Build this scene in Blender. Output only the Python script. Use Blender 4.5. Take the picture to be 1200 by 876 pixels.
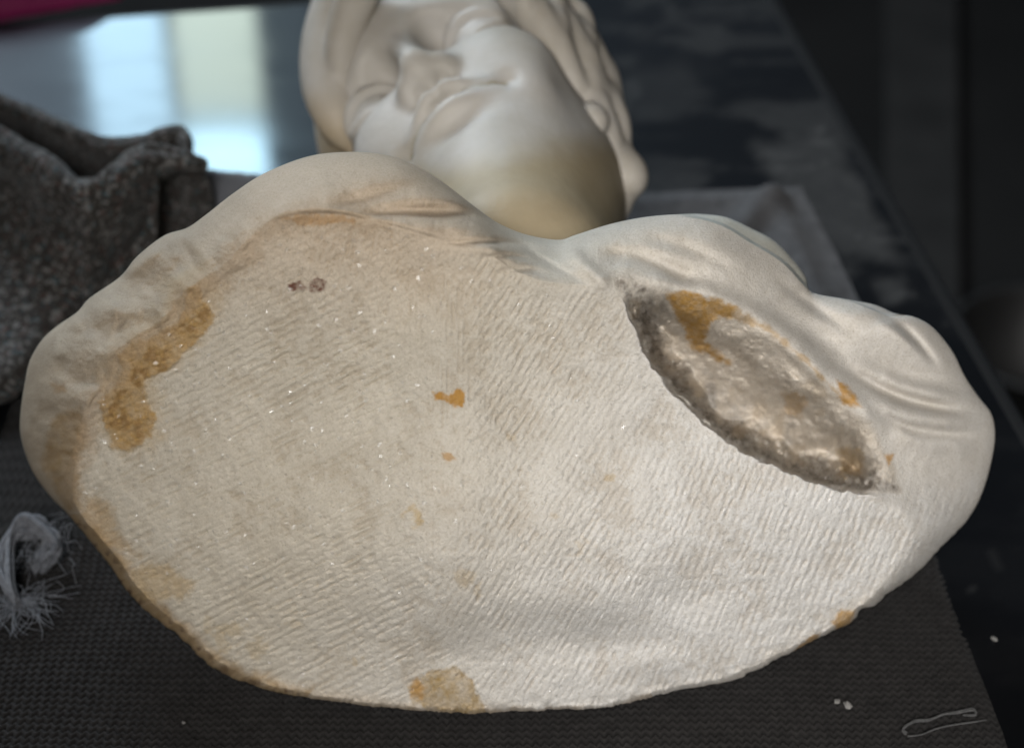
import bpy, bmesh, math
import numpy as np
from mathutils import Vector, Matrix

for o in list(bpy.data.objects):
    bpy.data.objects.remove(o)
S = bpy.context.scene
COL = S.collection
rng = np.random.default_rng(7)

# ------------------------------------------------------------------ camera
FPX, CX, CY = 2281.0, 600.0, 438.0          # focal length and centre of the 1200 px wide photograph
PITCH = math.radians(37.0)
CAM = np.array([0.0, -0.685, 0.728])
RIGHT = np.array([1.0, 0, 0])
FWD = np.array([0, math.cos(PITCH), -math.sin(PITCH)])
UP = np.array([0, math.sin(PITCH), math.cos(PITCH)])
cam = bpy.data.cameras.new('camera')
cam.lens = FPX / 1200 * 36
cam.clip_start, cam.clip_end = 0.05, 60
cam.dof.use_dof = True
cam.dof.focus_distance = 0.925
cam.dof.aperture_fstop = cam.lens / 1000 / 0.0135 
camo = bpy.data.objects.new('camera', cam)
COL.objects.link(camo)
camo.location = CAM
camo.rotation_euler = (math.radians(90) - PITCH, 0, 0)
S.camera = camo

# ------------------------------------------------------------------ world and lamps
W = bpy.data.worlds.new('World'); S.world = W; W.use_nodes = True
W.node_tree.nodes['Background'].inputs[0].default_value = (0.75, 0.85, 1.0, 1)
W.node_tree.nodes['Background'].inputs[1].default_value = 0.006
S.view_settings.view_transform = 'Standard'
S.view_settings.look = 'None'
S.view_settings.exposure = 0
S.view_settings.gamma = 1
S.cycles.use_denoising = True
S.cycles.max_bounces = 6


def area(name, loc, target, sx, sy, power, color, spread=180):
    l = bpy.data.lights.new(name, 'AREA')
    l.shape = 'RECTANGLE'; l.size = sx; l.size_y = sy
    l.energy = power; l.color = color; l.spread = math.radians(spread)
    o = bpy.data.objects.new(name, l); COL.objects.link(o)
    o.location = loc
    o.rotation_euler = (Vector(target) - Vector(loc)).to_track_quat('-Z', 'Y').to_euler()
    return o


# daylight from the open side of the room behind the photographer
area('front_daylight', (-0.10, -1.50, 1.30), (0.17, 0.0, 0.09), 0.7, 0.6, 2.65, (1.0, 0.972, 0.94), 37)
# the small window whose reflection lies on the table: three panes of different sky
WY = 3.2
area('window_left_pane', (-0.855, WY, 1.36), (-0.855, 0, 1.36), 0.185, 0.95, 5.6, (0.52, 0.80, 1.0))
area('window_lower_pane', (-0.655, WY, 1.18), (-0.655, 0, 1.18), 0.185, 0.55, 2.2, (0.78, 0.93, 0.80))
area('window_upper_pane', (-0.655, WY, 1.66), (-0.655, 0, 1.66), 0.185, 0.36, 3.6, (0.52, 0.82, 1.0))
# a second, larger window further left
area('side_window', (-1.6, 2.5, 1.75), (0, 0.2, 0.15), 0.9, 1.1, 84, (0.80, 0.90, 1.0))


# ------------------------------------------------------------------ helpers
def tag(o, label=None, cat=None, group=None, kind=None):
    if label: o['label'] = label
    if cat: o['category'] = cat
    if group: o['group'] = group
    if kind: o['kind'] = kind
    return o


def empty(name, loc=(0, 0, 0)):
    o = bpy.data.objects.new(name, None); COL.objects.link(o); o.location = loc
    o.empty_display_size = 0.05
    return o


def mesh_np(name, verts, quads=None, tris=None, mat=None, parent=None, smooth=True, attrs=None):
    """verts (n,3) world coords; quads (m,4) / tris (k,3)."""
    verts = np.asarray(verts, np.float32)
    if parent is not None:
        verts = verts - np.array(parent_world(parent), np.float32)
    me = bpy.data.meshes.new(name)
    loops, starts, totals, pos = [], [], [], 0
    for f, n in ((quads, 4), (tris, 3)):
        if f is None or len(f) == 0: continue
        f = np.asarray(f, np.int32)
        loops.append(f.ravel()); starts.append(pos + np.arange(len(f)) * n); totals.append(np.full(len(f), n))
        pos += f.size
    loops = np.concatenate(loops); starts = np.concatenate(starts); totals = np.concatenate(totals)
    me.vertices.add(len(verts)); me.vertices.foreach_set('co', verts.ravel())
    me.loops.add(len(loops)); me.loops.foreach_set('vertex_index', loops.astype(np.int32))
    me.polygons.add(len(starts)); me.polygons.foreach_set('loop_start', starts.astype(np.int32))
    me.polygons.foreach_set('loop_total', totals.astype(np.int32))
    me.polygons.foreach_set('use_smooth', np.full(len(starts), smooth))
    me.update(calc_edges=True)
    me.validate()
    for k, a in (attrs or {}).items():
        a = np.asarray(a, np.float32)
        if a.ndim == 1:
            at = me.attributes.new(k, 'FLOAT', 'POINT'); at.data.foreach_set('value', a)
        else:
            if a.shape[1] == 3: a = np.c_[a, np.ones(len(a), np.float32)]
            at = me.attributes.new(k, 'FLOAT_COLOR', 'POINT'); at.data.foreach_set('color', a.astype(np.float32).ravel())
    if mat: me.materials.append(mat)
    o = bpy.data.objects.new(name, me); COL.objects.link(o)
    if parent is not None: o.parent = parent
    return o


def parent_world(p):
    v = Vector(p.location)
    q = p.parent
    while q: v += Vector(q.location); q = q.parent
    return v


def grid_quads(n, m, wrap=False):
    i = np.arange(n - 1)[:, None]; j = np.arange(m if wrap else m - 1)[None, :]
    jn = (j + 1) % m
    a = i * m + j; b = i * m + jn; c = (i + 1) * m + jn; d = (i + 1) * m + j
    return np.stack([a, b, c, d], -1).reshape(-1, 4)


def ray(px, py):
    px = np.asarray(px, float); py = np.asarray(py, float)
    return (FWD + ((px - CX) / FPX)[..., None] * RIGHT - ((py - CY) / FPX)[..., None] * UP)


def at_depth(px, py, t):
    return CAM + ray(px, py) * np.asarray(t)[..., None]


def at_y(px, py, y):
    r = ray(px, py)
    return CAM + r * ((np.asarray(y) - CAM[1]) / r[..., 1])[..., None]


def ground(px, py, z=0.0):
    r = ray(px, py)
    return CAM + r * ((np.asarray(z) - CAM[2]) / r[..., 2])[..., None]


def sstep(a, b, x):
    t = np.clip((x - a) / (b - a), 0, 1)
    return t * t * (3 - 2 * t)


def _hash(ix, iy, seed):
    h = (ix.astype(np.int64) * 374761393 + iy.astype(np.int64) * 668265263 + seed * 144665) & 0xFFFFFFFF
    h = ((h ^ (h >> 13)) * 1274126177) & 0xFFFFFFFF
    h = ((h ^ (h >> 16)) * 2246822519) & 0xFFFFFFFF
    return ((h ^ (h >> 15)) & 0xFFFFFF) / float(0xFFFFFF)


def vn(x, y, seed=0):
    """value noise in -1..1"""
    ix = np.floor(x); iy = np.floor(y)
    fx = x - ix; fy = y - iy
    fx = fx * fx * fx * (fx * (fx * 6 - 15) + 10); fy = fy * fy * fy * (fy * (fy * 6 - 15) + 10)
    a = _hash(ix, iy, seed); b = _hash(ix + 1, iy, seed); c = _hash(ix, iy + 1, seed); d = _hash(ix + 1, iy + 1, seed)
    return ((a + (b - a) * fx) * (1 - fy) + (c + (d - c) * fx) * fy) * 2 - 1


def fbm(x, y, seed=0, octv=4, gain=0.5):
    v = 0; amp = 1; tot = 0
    for k in range(octv):
        v = v + amp * vn(x * 2 ** k + 13.7 * k, y * 2 ** k - 7.3 * k, seed + k * 17); tot += amp; amp *= gain
    return v / tot


def catmull(pts, n=8, closed=False):
    p = np.asarray(pts, float); N = len(p); out = []
    for i in range(N if closed else N - 1):
        if closed:
            a, b, c, d = p[(i - 1) % N], p[i], p[(i + 1) % N], p[(i + 2) % N]
        else:
            a, b, c, d = p[max(i - 1, 0)], p[i], p[i + 1], p[min(i + 2, N - 1)]
        t = np.linspace(0, 1, n, endpoint=False)[:, None]
        out.append(0.5 * ((2 * b) + (-a + c) * t + (2 * a - 5 * b + 4 * c - d) * t ** 2 + (-a + 3 * b - 3 * c + d) * t ** 3))
    if not closed: out.append(p[-1:])
    return np.concatenate(out)


def pl_dist(x, y, pts):
    """distance to polyline, arc parameter 0..1, signed side (positive = right of travel in image coords y down)"""
    pts = np.asarray(pts, float)
    L = np.r_[0, np.cumsum(np.hypot(*np.diff(pts, axis=0).T))]
    best = np.full(x.shape, 1e9); par = np.zeros(x.shape); side = np.zeros(x.shape)
    for i in range(len(pts) - 1):
        ax, ay = pts[i]; bx, by = pts[i + 1]
        dx, dy = bx - ax, by - ay; l2 = dx * dx + dy * dy + 1e-9
        t = np.clip(((x - ax) * dx + (y - ay) * dy) / l2, 0, 1)
        d = np.hypot(x - ax - t * dx, y - ay - t * dy)
        m = d < best
        best = np.where(m, d, best)
        par = np.where(m, (L[i] + t * math.sqrt(l2)) / L[-1], par)
        side = np.where(m, np.sign(dx * (y - ay) - dy * (x - ax)), side)
    return best, par, side


def inside(x, y, poly):
    poly = np.asarray(poly, float); r = np.zeros(x.shape, bool); n = len(poly)
    for i in range(n):
        x1, y1 = poly[i]; x2, y2 = poly[(i + 1) % n]
        if y1 == y2: continue
        c = ((y1 > y) != (y2 > y)) & (x < (x2 - x1) * (y - y1) / (y2 - y1) + x1)
        r ^= c
    return r


def poly_mask(x, y, poly, soft=4.0, rough=0, seed=0, scale=12.0):
    """1 inside a pixel polygon with a soft, ragged edge"""
    poly = np.asarray(poly, float)
    lo = poly.min(0) - 30; hi = poly.max(0) + 30
    out = np.zeros(x.shape)
    k = (x > lo[0]) & (x < hi[0]) & (y > lo[1]) & (y < hi[1])
    if not k.any(): return out
    xx, yy = x[k], y[k]
    d, _, _ = pl_dist(xx, yy, np.r_[poly, poly[:1]])
    sd = np.where(inside(xx, yy, poly), d, -d)
    if rough: sd = sd + rough * fbm(xx / scale, yy / scale, seed, 4, 0.65)
    out[k] = sstep(-soft, soft, sd)
    return out


# ------------------------------------------------------------------ material helpers
def new_mat(name):
    m = bpy.data.materials.new(name); m.use_nodes = True
    nt = m.node_tree; b = nt.nodes['Principled BSDF']
    return m, nt, b


def nd(nt, typ, **kw):
    n = nt.nodes.new(typ)
    for k, v in kw.items():
        if k == 'inp':
            for a, c in v.items(): n.inputs[a].default_value = c
        else: setattr(n, k, v)
    return n


def ramp(nt, fac, stops):
    r = nt.nodes.new('ShaderNodeValToRGB')
    e = r.color_ramp.elements
    while len(e) > 1: e.remove(e[0])
    e[0].position, e[0].color = stops[0][0], (*stops[0][1], 1) if len(stops[0][1]) == 3 else stops[0][1]
    for p, c in stops[1:]:
        q = e.new(p); q.color = (*c, 1)
    nt.links.new(fac, r.inputs[0]); return r


def mixc(nt, fac, a, b, blend='MIX'):
    n = nt.nodes.new('ShaderNodeMix'); n.data_type = 'RGBA'; n.blend_type = blend
    for sock, v in ((n.inputs[0], fac), (n.inputs[6], a), (n.inputs[7], b)):
        if hasattr(v, 'is_output'): nt.links.new(v, sock)
        elif isinstance(v, (int, float)): sock.default_value = v
        else: sock.default_value = (*v, 1)
    return n.outputs[2]


def bump(nt, b, height, strength, dist):
    n = nd(nt, 'ShaderNodeBump', inp={'Strength': strength, 'Distance': dist})
    nt.links.new(height, n.inputs['Height'])
    if b.inputs['Normal'].links:
        nt.links.new(b.inputs['Normal'].links[0].from_socket, n.inputs['Normal'])
    nt.links.new(n.outputs[0], b.inputs['Normal'])


# weathered marble of the torso: colour of patina and stains sits in the 'patina' attribute
M_TORSO, nt, b = new_mat('weathered_marble')
tc = nd(nt, 'ShaderNodeTexCoord')
at = nd(nt, 'ShaderNodeAttribute', attribute_name='patina')
rough_at = nd(nt, 'ShaderNodeAttribute', attribute_name='tooled')
n1 = nd(nt, 'ShaderNodeTexNoise', inp={'Scale': 900.0, 'Detail': 4.0, 'Roughness': 0.7})
n2 = nd(nt, 'ShaderNodeTexNoise', inp={'Scale': 60.0, 'Detail': 6.0, 'Roughness': 0.65})
nt.links.new(tc.outputs['Object'], n1.inputs['Vector']); nt.links.new(tc.outputs['Object'], n2.inputs['Vector'])
r1 = ramp(nt, n1.outputs['Fac'], [(0.28, (0.68, 0.64, 0.58)), (0.42, (0.93, 0.92, 0.90)), (0.72, (1.08, 1.08, 1.09))])
r2 = ramp(nt, n2.outputs['Fac'], [(0.25, (0.90, 0.88, 0.85)), (0.7, (1.04, 1.04, 1.04))])
c = mixc(nt, 1.0, at.outputs['Color'], r1.outputs[0], 'MULTIPLY')
c = mixc(nt, 1.0, c, r2.outputs[0], 'MULTIPLY')
nt.links.new(c, b.inputs['Base Color'])
# crystal facets: a few cells flash
vo = nd(nt, 'ShaderNodeTexVoronoi', inp={'Scale': 620.0})
nt.links.new(tc.outputs['Object'], vo.inputs['Vector'])
sep = nd(nt, 'ShaderNodeSeparateColor'); nt.links.new(vo.outputs['Color'], sep.inputs[0])
gl = nd(nt, 'ShaderNodeMath', operation='GREATER_THAN', inp={1: 0.972}); nt.links.new(sep.outputs[0], gl.inputs[0])
b.inputs['Roughness'].default_value = 0.7
bump(nt, b, n1.outputs['Fac'], 0.5, 0.0014)
# facet tilt
geo = nd(nt, 'ShaderNodeNewGeometry')
sub = nd(nt, 'ShaderNodeVectorMath', operation='SUBTRACT', inp={1: (0.5, 0.5, 0.5)}); nt.links.new(vo.outputs['Color'], sub.inputs[0])
sc_ = nd(nt, 'ShaderNodeVectorMath', operation='SCALE'); nt.links.new(sub.outputs[0], sc_.inputs[0]); sc_.inputs['Scale'].default_value = 0.9
ad = nd(nt, 'ShaderNodeVectorMath', operation='ADD'); nt.links.new(b.inputs['Normal'].links[0].from_socket, ad.inputs[0]); nt.links.new(sc_.outputs[0], ad.inputs[1])
nm = nd(nt, 'ShaderNodeVectorMath', operation='NORMALIZE'); nt.links.new(ad.outputs[0], nm.inputs[0])
nt.links.new(nm.outputs[0], b.inputs['Coat Normal'])
gm = nd(nt, 'ShaderNodeMath', operation='MULTIPLY'); nt.links.new(gl.outputs[0], gm.inputs[0]); nt.links.new(rough_at.outputs['Fac'], gm.inputs[1])
nt.links.new(gm.outputs[0], b.inputs['Coat Weight'])
b.inputs['Coat Roughness'].default_value = 0.10
b.inputs['Coat IOR'].default_value = 2.6
b.inputs['Specular IOR Level'].default_value = 0.25
b.inputs['Subsurface Weight'].default_value = 0.06
b.inputs['Subsurface Radius'].default_value = (0.006, 0.005, 0.0035)
b.inputs['Subsurface Scale'].default_value = 1.0

# polished marble of the head
M_HEAD, nt, b = new_mat('polished_marble')
tc = nd(nt, 'ShaderNodeTexCoord')
at = nd(nt, 'ShaderNodeAttribute', attribute_name='patina')
n2 = nd(nt, 'ShaderNodeTexNoise', inp={'Scale': 14.0, 'Detail': 6.0, 'Roughness': 0.6})
nt.links.new(tc.outputs['Object'], n2.inputs['Vector'])
r2 = ramp(nt, n2.outputs['Fac'], [(0.3, (0.80, 0.77, 0.71)), (0.7, (1.06, 1.06, 1.07))])
nt.links.new(mixc(nt, 1.0, at.outputs['Color'], r2.outputs[0], 'MULTIPLY'), b.inputs['Base Color'])
b.inputs['Roughness'].default_value = 0.55
b.inputs['Specular IOR Level'].default_value = 0.25
b.inputs['Subsurface Weight'].default_value = 0.2
b.inputs['Subsurface Radius'].default_value = (0.008, 0.007, 0.005)
b.inputs['Subsurface Scale'].default_value = 1.0
n3 = nd(nt, 'ShaderNodeTexNoise', inp={'Scale': 220.0, 'Detail': 3.0})
nt.links.new(tc.outputs['Object'], n3.inputs['Vector'])
bump(nt, b, n3.outputs['Fac'], 0.15, 0.002)

# black lacquered table, dust in the attribute
M_TABLE, nt, b = new_mat('black_table_top')
tc = nd(nt, 'ShaderNodeTexCoord')
at = nd(nt, 'ShaderNodeAttribute', attribute_name='dust')
mp = nd(nt, 'ShaderNodeMapping'); mp.inputs['Scale'].default_value = (2.2, 26.0, 1.0)
nt.links.new(tc.outputs['Object'], mp.inputs['Vector'])
ns = nd(nt, 'ShaderNodeTexNoise', inp={'Scale': 2.0, 'Detail': 6.0, 'Roughness': 0.6})
nt.links.new(mp.outputs[0], ns.inputs['Vector'])
nf = nd(nt, 'ShaderNodeTexNoise', inp={'Scale': 130.0, 'Detail': 5.0, 'Roughness': 0.7})
nt.links.new(tc.outputs['Object'], nf.inputs['Vector'])
dm = nd(nt, 'ShaderNodeMath', operation='MULTIPLY'); nt.links.new(at.outputs['Fac'], dm.inputs[0])
df = nd(nt, 'ShaderNodeMapRange', inp={1: 0.3, 2: 0.7, 3: 0.75, 4: 1.1}); nt.links.new(nf.outputs['Fac'], df.inputs[0])
nt.links.new(df.outputs[0], dm.inputs[1])
nt.links.new(mixc(nt, dm.outputs[0], (0.003, 0.003, 0.0035), (0.19, 0.19, 0.185)), b.inputs['Base Color'])
rg = nd(nt, 'ShaderNodeMapRange', inp={1: 0.3, 2: 0.7, 3: 0.045, 4: 0.085}); nt.links.new(ns.outputs['Fac'], rg.inputs[0])
ra = nd(nt, 'ShaderNodeMath', operation='MULTIPLY_ADD', inp={1: 0.8}); nt.links.new(dm.outputs[0], ra.inputs[0]); nt.links.new(rg.outputs[0], ra.inputs[2])
nt.links.new(ra.outputs[0], b.inputs['Coat Roughness'])
b.inputs['Roughness'].default_value = 0.42
b.inputs['Specular IOR Level'].default_value = 0.20
b.inputs['Specular Tint'].default_value = (0.62, 0.78, 1.0, 1)  # bluish tint painted into the reflections to imitate cool sheen across the top
cwt = nd(nt, 'ShaderNodeMapRange', inp={1: 0.0, 2: 0.15, 3: 0.9, 4: 0.1}); nt.links.new(dm.outputs[0], cwt.inputs[0])
nt.links.new(cwt.outputs[0], b.inputs['Coat Weight'])
b.inputs['Coat IOR'].default_value = 1.5
bump(nt, b, ns.outputs['Fac'], 0.04, 0.004)
M_TABLE_EDGE, nt, b = new_mat('table_edge_black')
b.inputs['Base Color'].default_value = (0.02, 0.02, 0.02, 1); b.inputs['Roughness'].default_value = 0.45


def cloth_mat(name, c1, c2, scale, weave=None, fuzz=0.2):
    m, nt, b = new_mat(name)
    tc = nd(nt, 'ShaderNodeTexCoord')
    n = nd(nt, 'ShaderNodeTexNoise', inp={'Scale': scale, 'Detail': 5.0, 'Roughness': 0.7})
    nt.links.new(tc.outputs['Object'], n.inputs['Vector'])
    r = ramp(nt, n.outputs['Fac'], [(0.3, c1), (0.7, c2)])
    nt.links.new(r.outputs[0], b.inputs['Base Color'])
    b.inputs['Roughness'].default_value = 0.95
    b.inputs['Specular IOR Level'].default_value = 0.15
    b.inputs['Sheen Weight'].default_value = fuzz
    n5 = nd(nt, 'ShaderNodeTexNoise', inp={'Scale': 1500.0, 'Detail': 2.0})
    nt.links.new(tc.outputs['Object'], n5.inputs['Vector'])
    bump(nt, b, n5.outputs['Fac'], 0.5, 0.0008)
    return m, nt, b, tc, r


M_MAT, nt, b, tc, r = cloth_mat('charcoal_knit', (0.007, 0.0065, 0.0063), (0.014, 0.0132, 0.0128), 70, fuzz=0.05)
at = nd(nt, 'ShaderNodeAttribute', attribute_name='knit_tone')
nt.links.new(mixc(nt, at.outputs['Fac'], r.outputs[0], (0.034, 0.032, 0.031)), b.inputs['Base Color'])
M_RUMPLE, *_ = cloth_mat('grey_knit', (0.055, 0.055, 0.058), (0.10, 0.10, 0.103), 120, fuzz=0.05)
M_SLAB, *_ = cloth_mat('slate_felt', (0.11, 0.115, 0.13), (0.15, 0.155, 0.17), 60)
M_YARN, *_ = cloth_mat('white_cotton', (0.09, 0.095, 0.11), (0.21, 0.22, 0.24), 300)
# flecked wool blanket
M_WOOL, nt, b, tc, r = cloth_mat('flecked_wool', (0.020, 0.018, 0.016), (0.085, 0.079, 0.073), 240, fuzz=0.1)
v = nd(nt, 'ShaderNodeTexVoronoi', inp={'Scale': 480.0}); nt.links.new(tc.outputs['Object'], v.inputs['Vector'])
sp = nd(nt, 'ShaderNodeSeparateColor'); nt.links.new(v.outputs['Color'], sp.inputs[0])
r3 = ramp(nt, sp.outputs[0], [(0.0, (0.10, 0.05, 0.042)), (0.05, (0.05, 0.10, 0.12)), (0.10, (0.24, 0.235, 0.23)), (0.24, (0.022, 0.020, 0.018)), (0.8, (0.08, 0.074, 0.068))])
r3.color_ramp.interpolation = 'CONSTANT'
nt.links.new(mixc(nt, 0.6, r.outputs[0], r3.outputs[0]), b.inputs['Base Color'])


def plain(name, col, rough=0.6, spec=0.5, nscale=30, var=0.25, trans=0):
    m, nt, b = new_mat(name)
    tc = nd(nt, 'ShaderNodeTexCoord')
    n = nd(nt, 'ShaderNodeTexNoise', inp={'Scale': nscale, 'Detail': 6.0})
    nt.links.new(tc.outputs['Object'], n.inputs['Vector'])
    r = ramp(nt, n.outputs['Fac'], [(0.3, tuple(c * (1 - var) for c in col)), (0.7, tuple(min(1, c * (1 + var)) for c in col))])
    nt.links.new(r.outputs[0], b.inputs['Base Color'])
    b.inputs['Roughness'].default_value = rough
    b.inputs['Specular IOR Level'].default_value = spec
    return m


M_FLOOR = plain('dark_floor', (0.008, 0.0075, 0.007), 0.85, 0.2, 6)
M_WALL = plain('grey_plaster', (0.25, 0.27, 0.31), 0.9, 0.2, 4)
M_PLANK = plain('weathered_board', (0.02, 0.019, 0.018), 0.8, 0.2, 12)
M_BUCKET = plain('dull_tin', (0.02, 0.02, 0.02), 0.5, 0.4, 10)
M_BUCKET_IN = plain('dull_tin_inside', (0.03, 0.03, 0.03), 0.6, 0.3, 10)
M_PINK = plain('pink_plastic', (0.36, 0.025, 0.14), 0.3, 0.5, 8)
M_FRAME = plain('window_frame_paint', (0.5, 0.5, 0.5), 0.5, 0.4, 8)
M_CHIP = plain('marble_crumb', (0.2, 0.195, 0.185), 0.6, 0.4, 200)

# ------------------------------------------------------------------ setting: floor, wall, table
mesh_np('floor', [(-5, -3, -0.78), (5, -3, -0.78), (5, 5, -0.78), (-5, 5, -0.78)], [(0, 1, 2, 3)], mat=M_FLOOR, smooth=False)['kind'] = 'structure'


def box_bm(bm, lo, hi):
    lo, hi = Vector(lo), Vector(hi)
    r = bmesh.ops.create_cube(bm, size=1.0)
    for v_ in r['verts']:
        v_.co = Vector(((v_.co.x + .5) * (hi.x - lo.x) + lo.x, (v_.co.y + .5) * (hi.y - lo.y) + lo.y, (v_.co.z + .5) * (hi.z - lo.z) + lo.z))
    return r['verts']


def bm_obj(name, bm, mat, parent=None, smooth=False, bevel=0, seg=2):
    if parent is not None:
        bmesh.ops.translate(bm, verts=bm.verts, vec=-parent_world(parent))
    if bevel:
        bmesh.ops.bevel(bm, geom=list(bm.edges), offset=bevel, segments=seg, affect='EDGES', profile=0.7)
    me = bpy.data.meshes.new(name); bm.to_mesh(me); bm.free()
    for p in me.polygons: p.use_smooth = smooth
    me.materials.append(mat)
    o = bpy.data.objects.new(name, me); COL.objects.link(o)
    if parent is not None: o.parent = parent
    return o


# back wall with its window opening
bm = bmesh.new()
yw = WY - 0.05
for lo, hi in (((-5, yw, -0.78), (-0.98, yw + .12, 2.9)), ((-0.53, yw, -0.78), (5, yw + .12, 2.9)),
               ((-0.98, yw, -0.78), (-0.53, yw + .12, 0.86)), ((-0.98, yw, 1.86), (-0.53, yw + .12, 2.9))):
    box_bm(bm, lo, hi)
bm_obj('wall', bm, M_WALL)['kind'] = 'structure'
win = tag(empty('window', (-0.755, yw, 0.86)), 'small casement window in the far grey wall', 'window')
bm = bmesh.new(); box_bm(bm, (-0.759, yw - .012, 0.90), (-0.751, yw + .03, 1.82)); bm_obj('mullion', bm, M_FRAME, win)
bm = bmesh.new()
for lo, hi in (((-0.98, yw - .015, 0.86), (-0.955, yw + .03, 1.86)), ((-0.555, yw - .015, 0.86), (-0.53, yw + .03, 1.86)),
               ((-0.954, yw - .015, 0.86), (-0.556, yw + .03, 0.885)), ((-0.954, yw - .015, 1.835), (-0.556, yw + .03, 1.86))):
    box_bm(bm, lo, hi)
bm_obj('window_frame', bm, M_FRAME, win)

# table: outline from its right and far edges
TZ = -0.005
table = tag(empty('table', (0, 0.2, -0.78)), 'black glossy table with dusty smears on its top', 'table')
ra_, rb_ = ground(898, 0, TZ), ground(1128, 398, TZ)
fa_, fb_ = ground(140, 21, TZ), ground(318, 9, TZ)


def isect(p, d, q, e):
    A = np.array([[d[0], -e[0]], [d[1], -e[1]]]); t = np.linalg.solve(A, (q - p)[:2]); return p + d * t[0]


cr = isect(ra_, rb_ - ra_, fa_, fb_ - fa_)                      # far right corner
rd = (rb_ - ra_) / np.linalg.norm(rb_ - ra_); fd = (fa_ - fb_) / np.linalg.norm(fa_ - fb_)
nu, nv = 420, 300
u = np.linspace(0, 1.9, nu)[:, None, None]; vv = np.linspace(0, 1.55, nv)[None, :, None]
P = cr + u * rd + vv * fd
P[..., 2] = TZ
X, Y = P[..., 0], P[..., 1]
# pixel coordinates of the table points only serve to look up where the dust patches lie on the table
def pix(Pw):
    q = Pw - CAM; z = q @ FWD
    return CX + FPX * (q @ RIGHT) / z, CY - FPX * (q @ UP) / z
qx, qy = pix(P)
streak = fbm(X * 9 + 3 * fbm(X * 4, Y * 4, 5), Y * 26, 31, 5, 0.6)
dust = 0.16 * sstep(-0.15, 0.35, streak) * sstep(560, 760, qx)
dust += 0.20 * poly_mask(qx, qy, [(880, 170), (960, 150), (1010, 215), (1062, 318), (1000, 312), (930, 250)], 12, 10, 3, 40)
dust += 0.10 * poly_mask(qx, qy, [(730, 90), (800, 70), (830, 110), (800, 140), (740, 140)], 14, 12, 9, 30)
dust += 0.10 * poly_mask(qx, qy, [(1015, 330), (1055, 325), (1070, 345), (1035, 360)], 8, 6, 4, 20)
dust *= 1 - 0.93 * poly_mask(qx, qy, [(1000, 300), (1075, 310), (1300, 640), (1300, 900), (1050, 900), (1050, 420), (1010, 345)], 10, 6, 6, 30) * (1 - poly_mask(qx, qy, [(1015, 330), (1055, 325), (1070, 345), (1035, 360)], 8, 6, 4, 20))
dust += 0.004 + 0.02 * sstep(0.1, 0.6, fbm(X * 14, Y * 40, 77, 4))
dust += 0.5 * sstep(0.80, 0.9, vn(X * 160, Y * 160, 55)) * sstep(0.2, 0.7, vn(X * 9, Y * 9, 56)) * 0.3 * sstep(600, 700, qx)
mesh_np('tabletop', P.reshape(-1, 3), grid_quads(nu, nv), mat=M_TABLE, parent=table, attrs={'dust': np.clip(dust, 0, 1).ravel()})
# rounded edge and underside
prof = [(0.0, 0.0), (0.008, -0.002), (0.014, -0.008), (0.016, -0.016), (0.014, -0.026), (0.0, -0.032), (-0.2, -0.034)]
e0, e1 = cr - fd * 0.0, cr + rd * 1.9
ring = []
for a, z in prof:
    ring.append([cr + fd * 1.55 - rd * a + (0, 0, z), cr - rd * a - fd * a + (0, 0, z), cr + rd * 1.9 - fd * a + (0, 0, z)])
ring = np.array(ring)
mesh_np('table_edge', ring.reshape(-1, 3), grid_quads(len(prof), 3), mat=M_TABLE_EDGE, parent=table)
for (uu, ww) in ((0.12, 0.12), (1.75, 0.12), (0.12, 1.4), (1.75, 1.4)):
    c0 = cr + rd * uu + fd * ww
    bm = bmesh.new(); box_bm(bm, (c0[0] - .03, c0[1] - .03, -0.78), (c0[0] + .03, c0[1] + .03, TZ - 0.034))
    bm_obj('leg', bm, M_TABLE_EDGE, table, bevel=0.004)

# ------------------------------------------------------------------ far right: board and bucket on the floor
FZ = -0.78
bq = np.array([ground(1037, -60, FZ + .02), ground(1122, -60, FZ + .02), ground(1126, 420, FZ + .02), ground(1041, 420, FZ + .02)])
bm = bmesh.new()
vs = [bm.verts.new(p) for p in bq]; vs2 = [bm.verts.new(p - np.array([0, 0, .0195])) for p in bq]
bm.faces.new(vs[::-1]); bm.faces.new(vs2)
for i in range(4): bm.faces.new((vs[i], vs[(i + 1) % 4], vs2[(i + 1) % 4], vs2[i]))
bmesh.ops.recalc_face_normals(bm, faces=bm.faces)
tag(bm_obj('board', bm, M_PLANK, bevel=0.003), 'dim grey wooden board lying on the floor beyond the table', 'board')
bq = np.array([ground(1136, -60, FZ + .02), ground(1290, -60, FZ + .02), ground(1250, 95, FZ + .02), ground(1134, 60, FZ + .02)])

bc = ground(1222, 400, FZ + 0.12)
bucket = tag(empty('bucket', (bc[0], bc[1], FZ)), 'dim metal bucket standing on the floor right of the board', 'bucket')
def lathe(name, prof, mat, parent, c, n=48):
    th = np.linspace(0, 2 * np.pi, n, endpoint=False)
    V = np.array([[(c[0] + r * np.cos(t), c[1] + r * np.sin(t), z) for t in th] for r, z in prof])
    return mesh_np(name, V.reshape(-1, 3), grid_quads(len(prof), n, True), mat=mat, parent=parent)
R0 = 0.105
lathe('bucket_wall', [(R0 * .80, FZ + .001), (R0, FZ + .12), (R0 * 1.05, FZ + .122), (R0 * 1.06, FZ + .127), (R0 * 1.0, FZ + .129), (R0 * .96, FZ + .122), (R0 * .78, FZ + .01), (0.001, FZ + .01)], M_BUCKET, bucket, bc)

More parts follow.
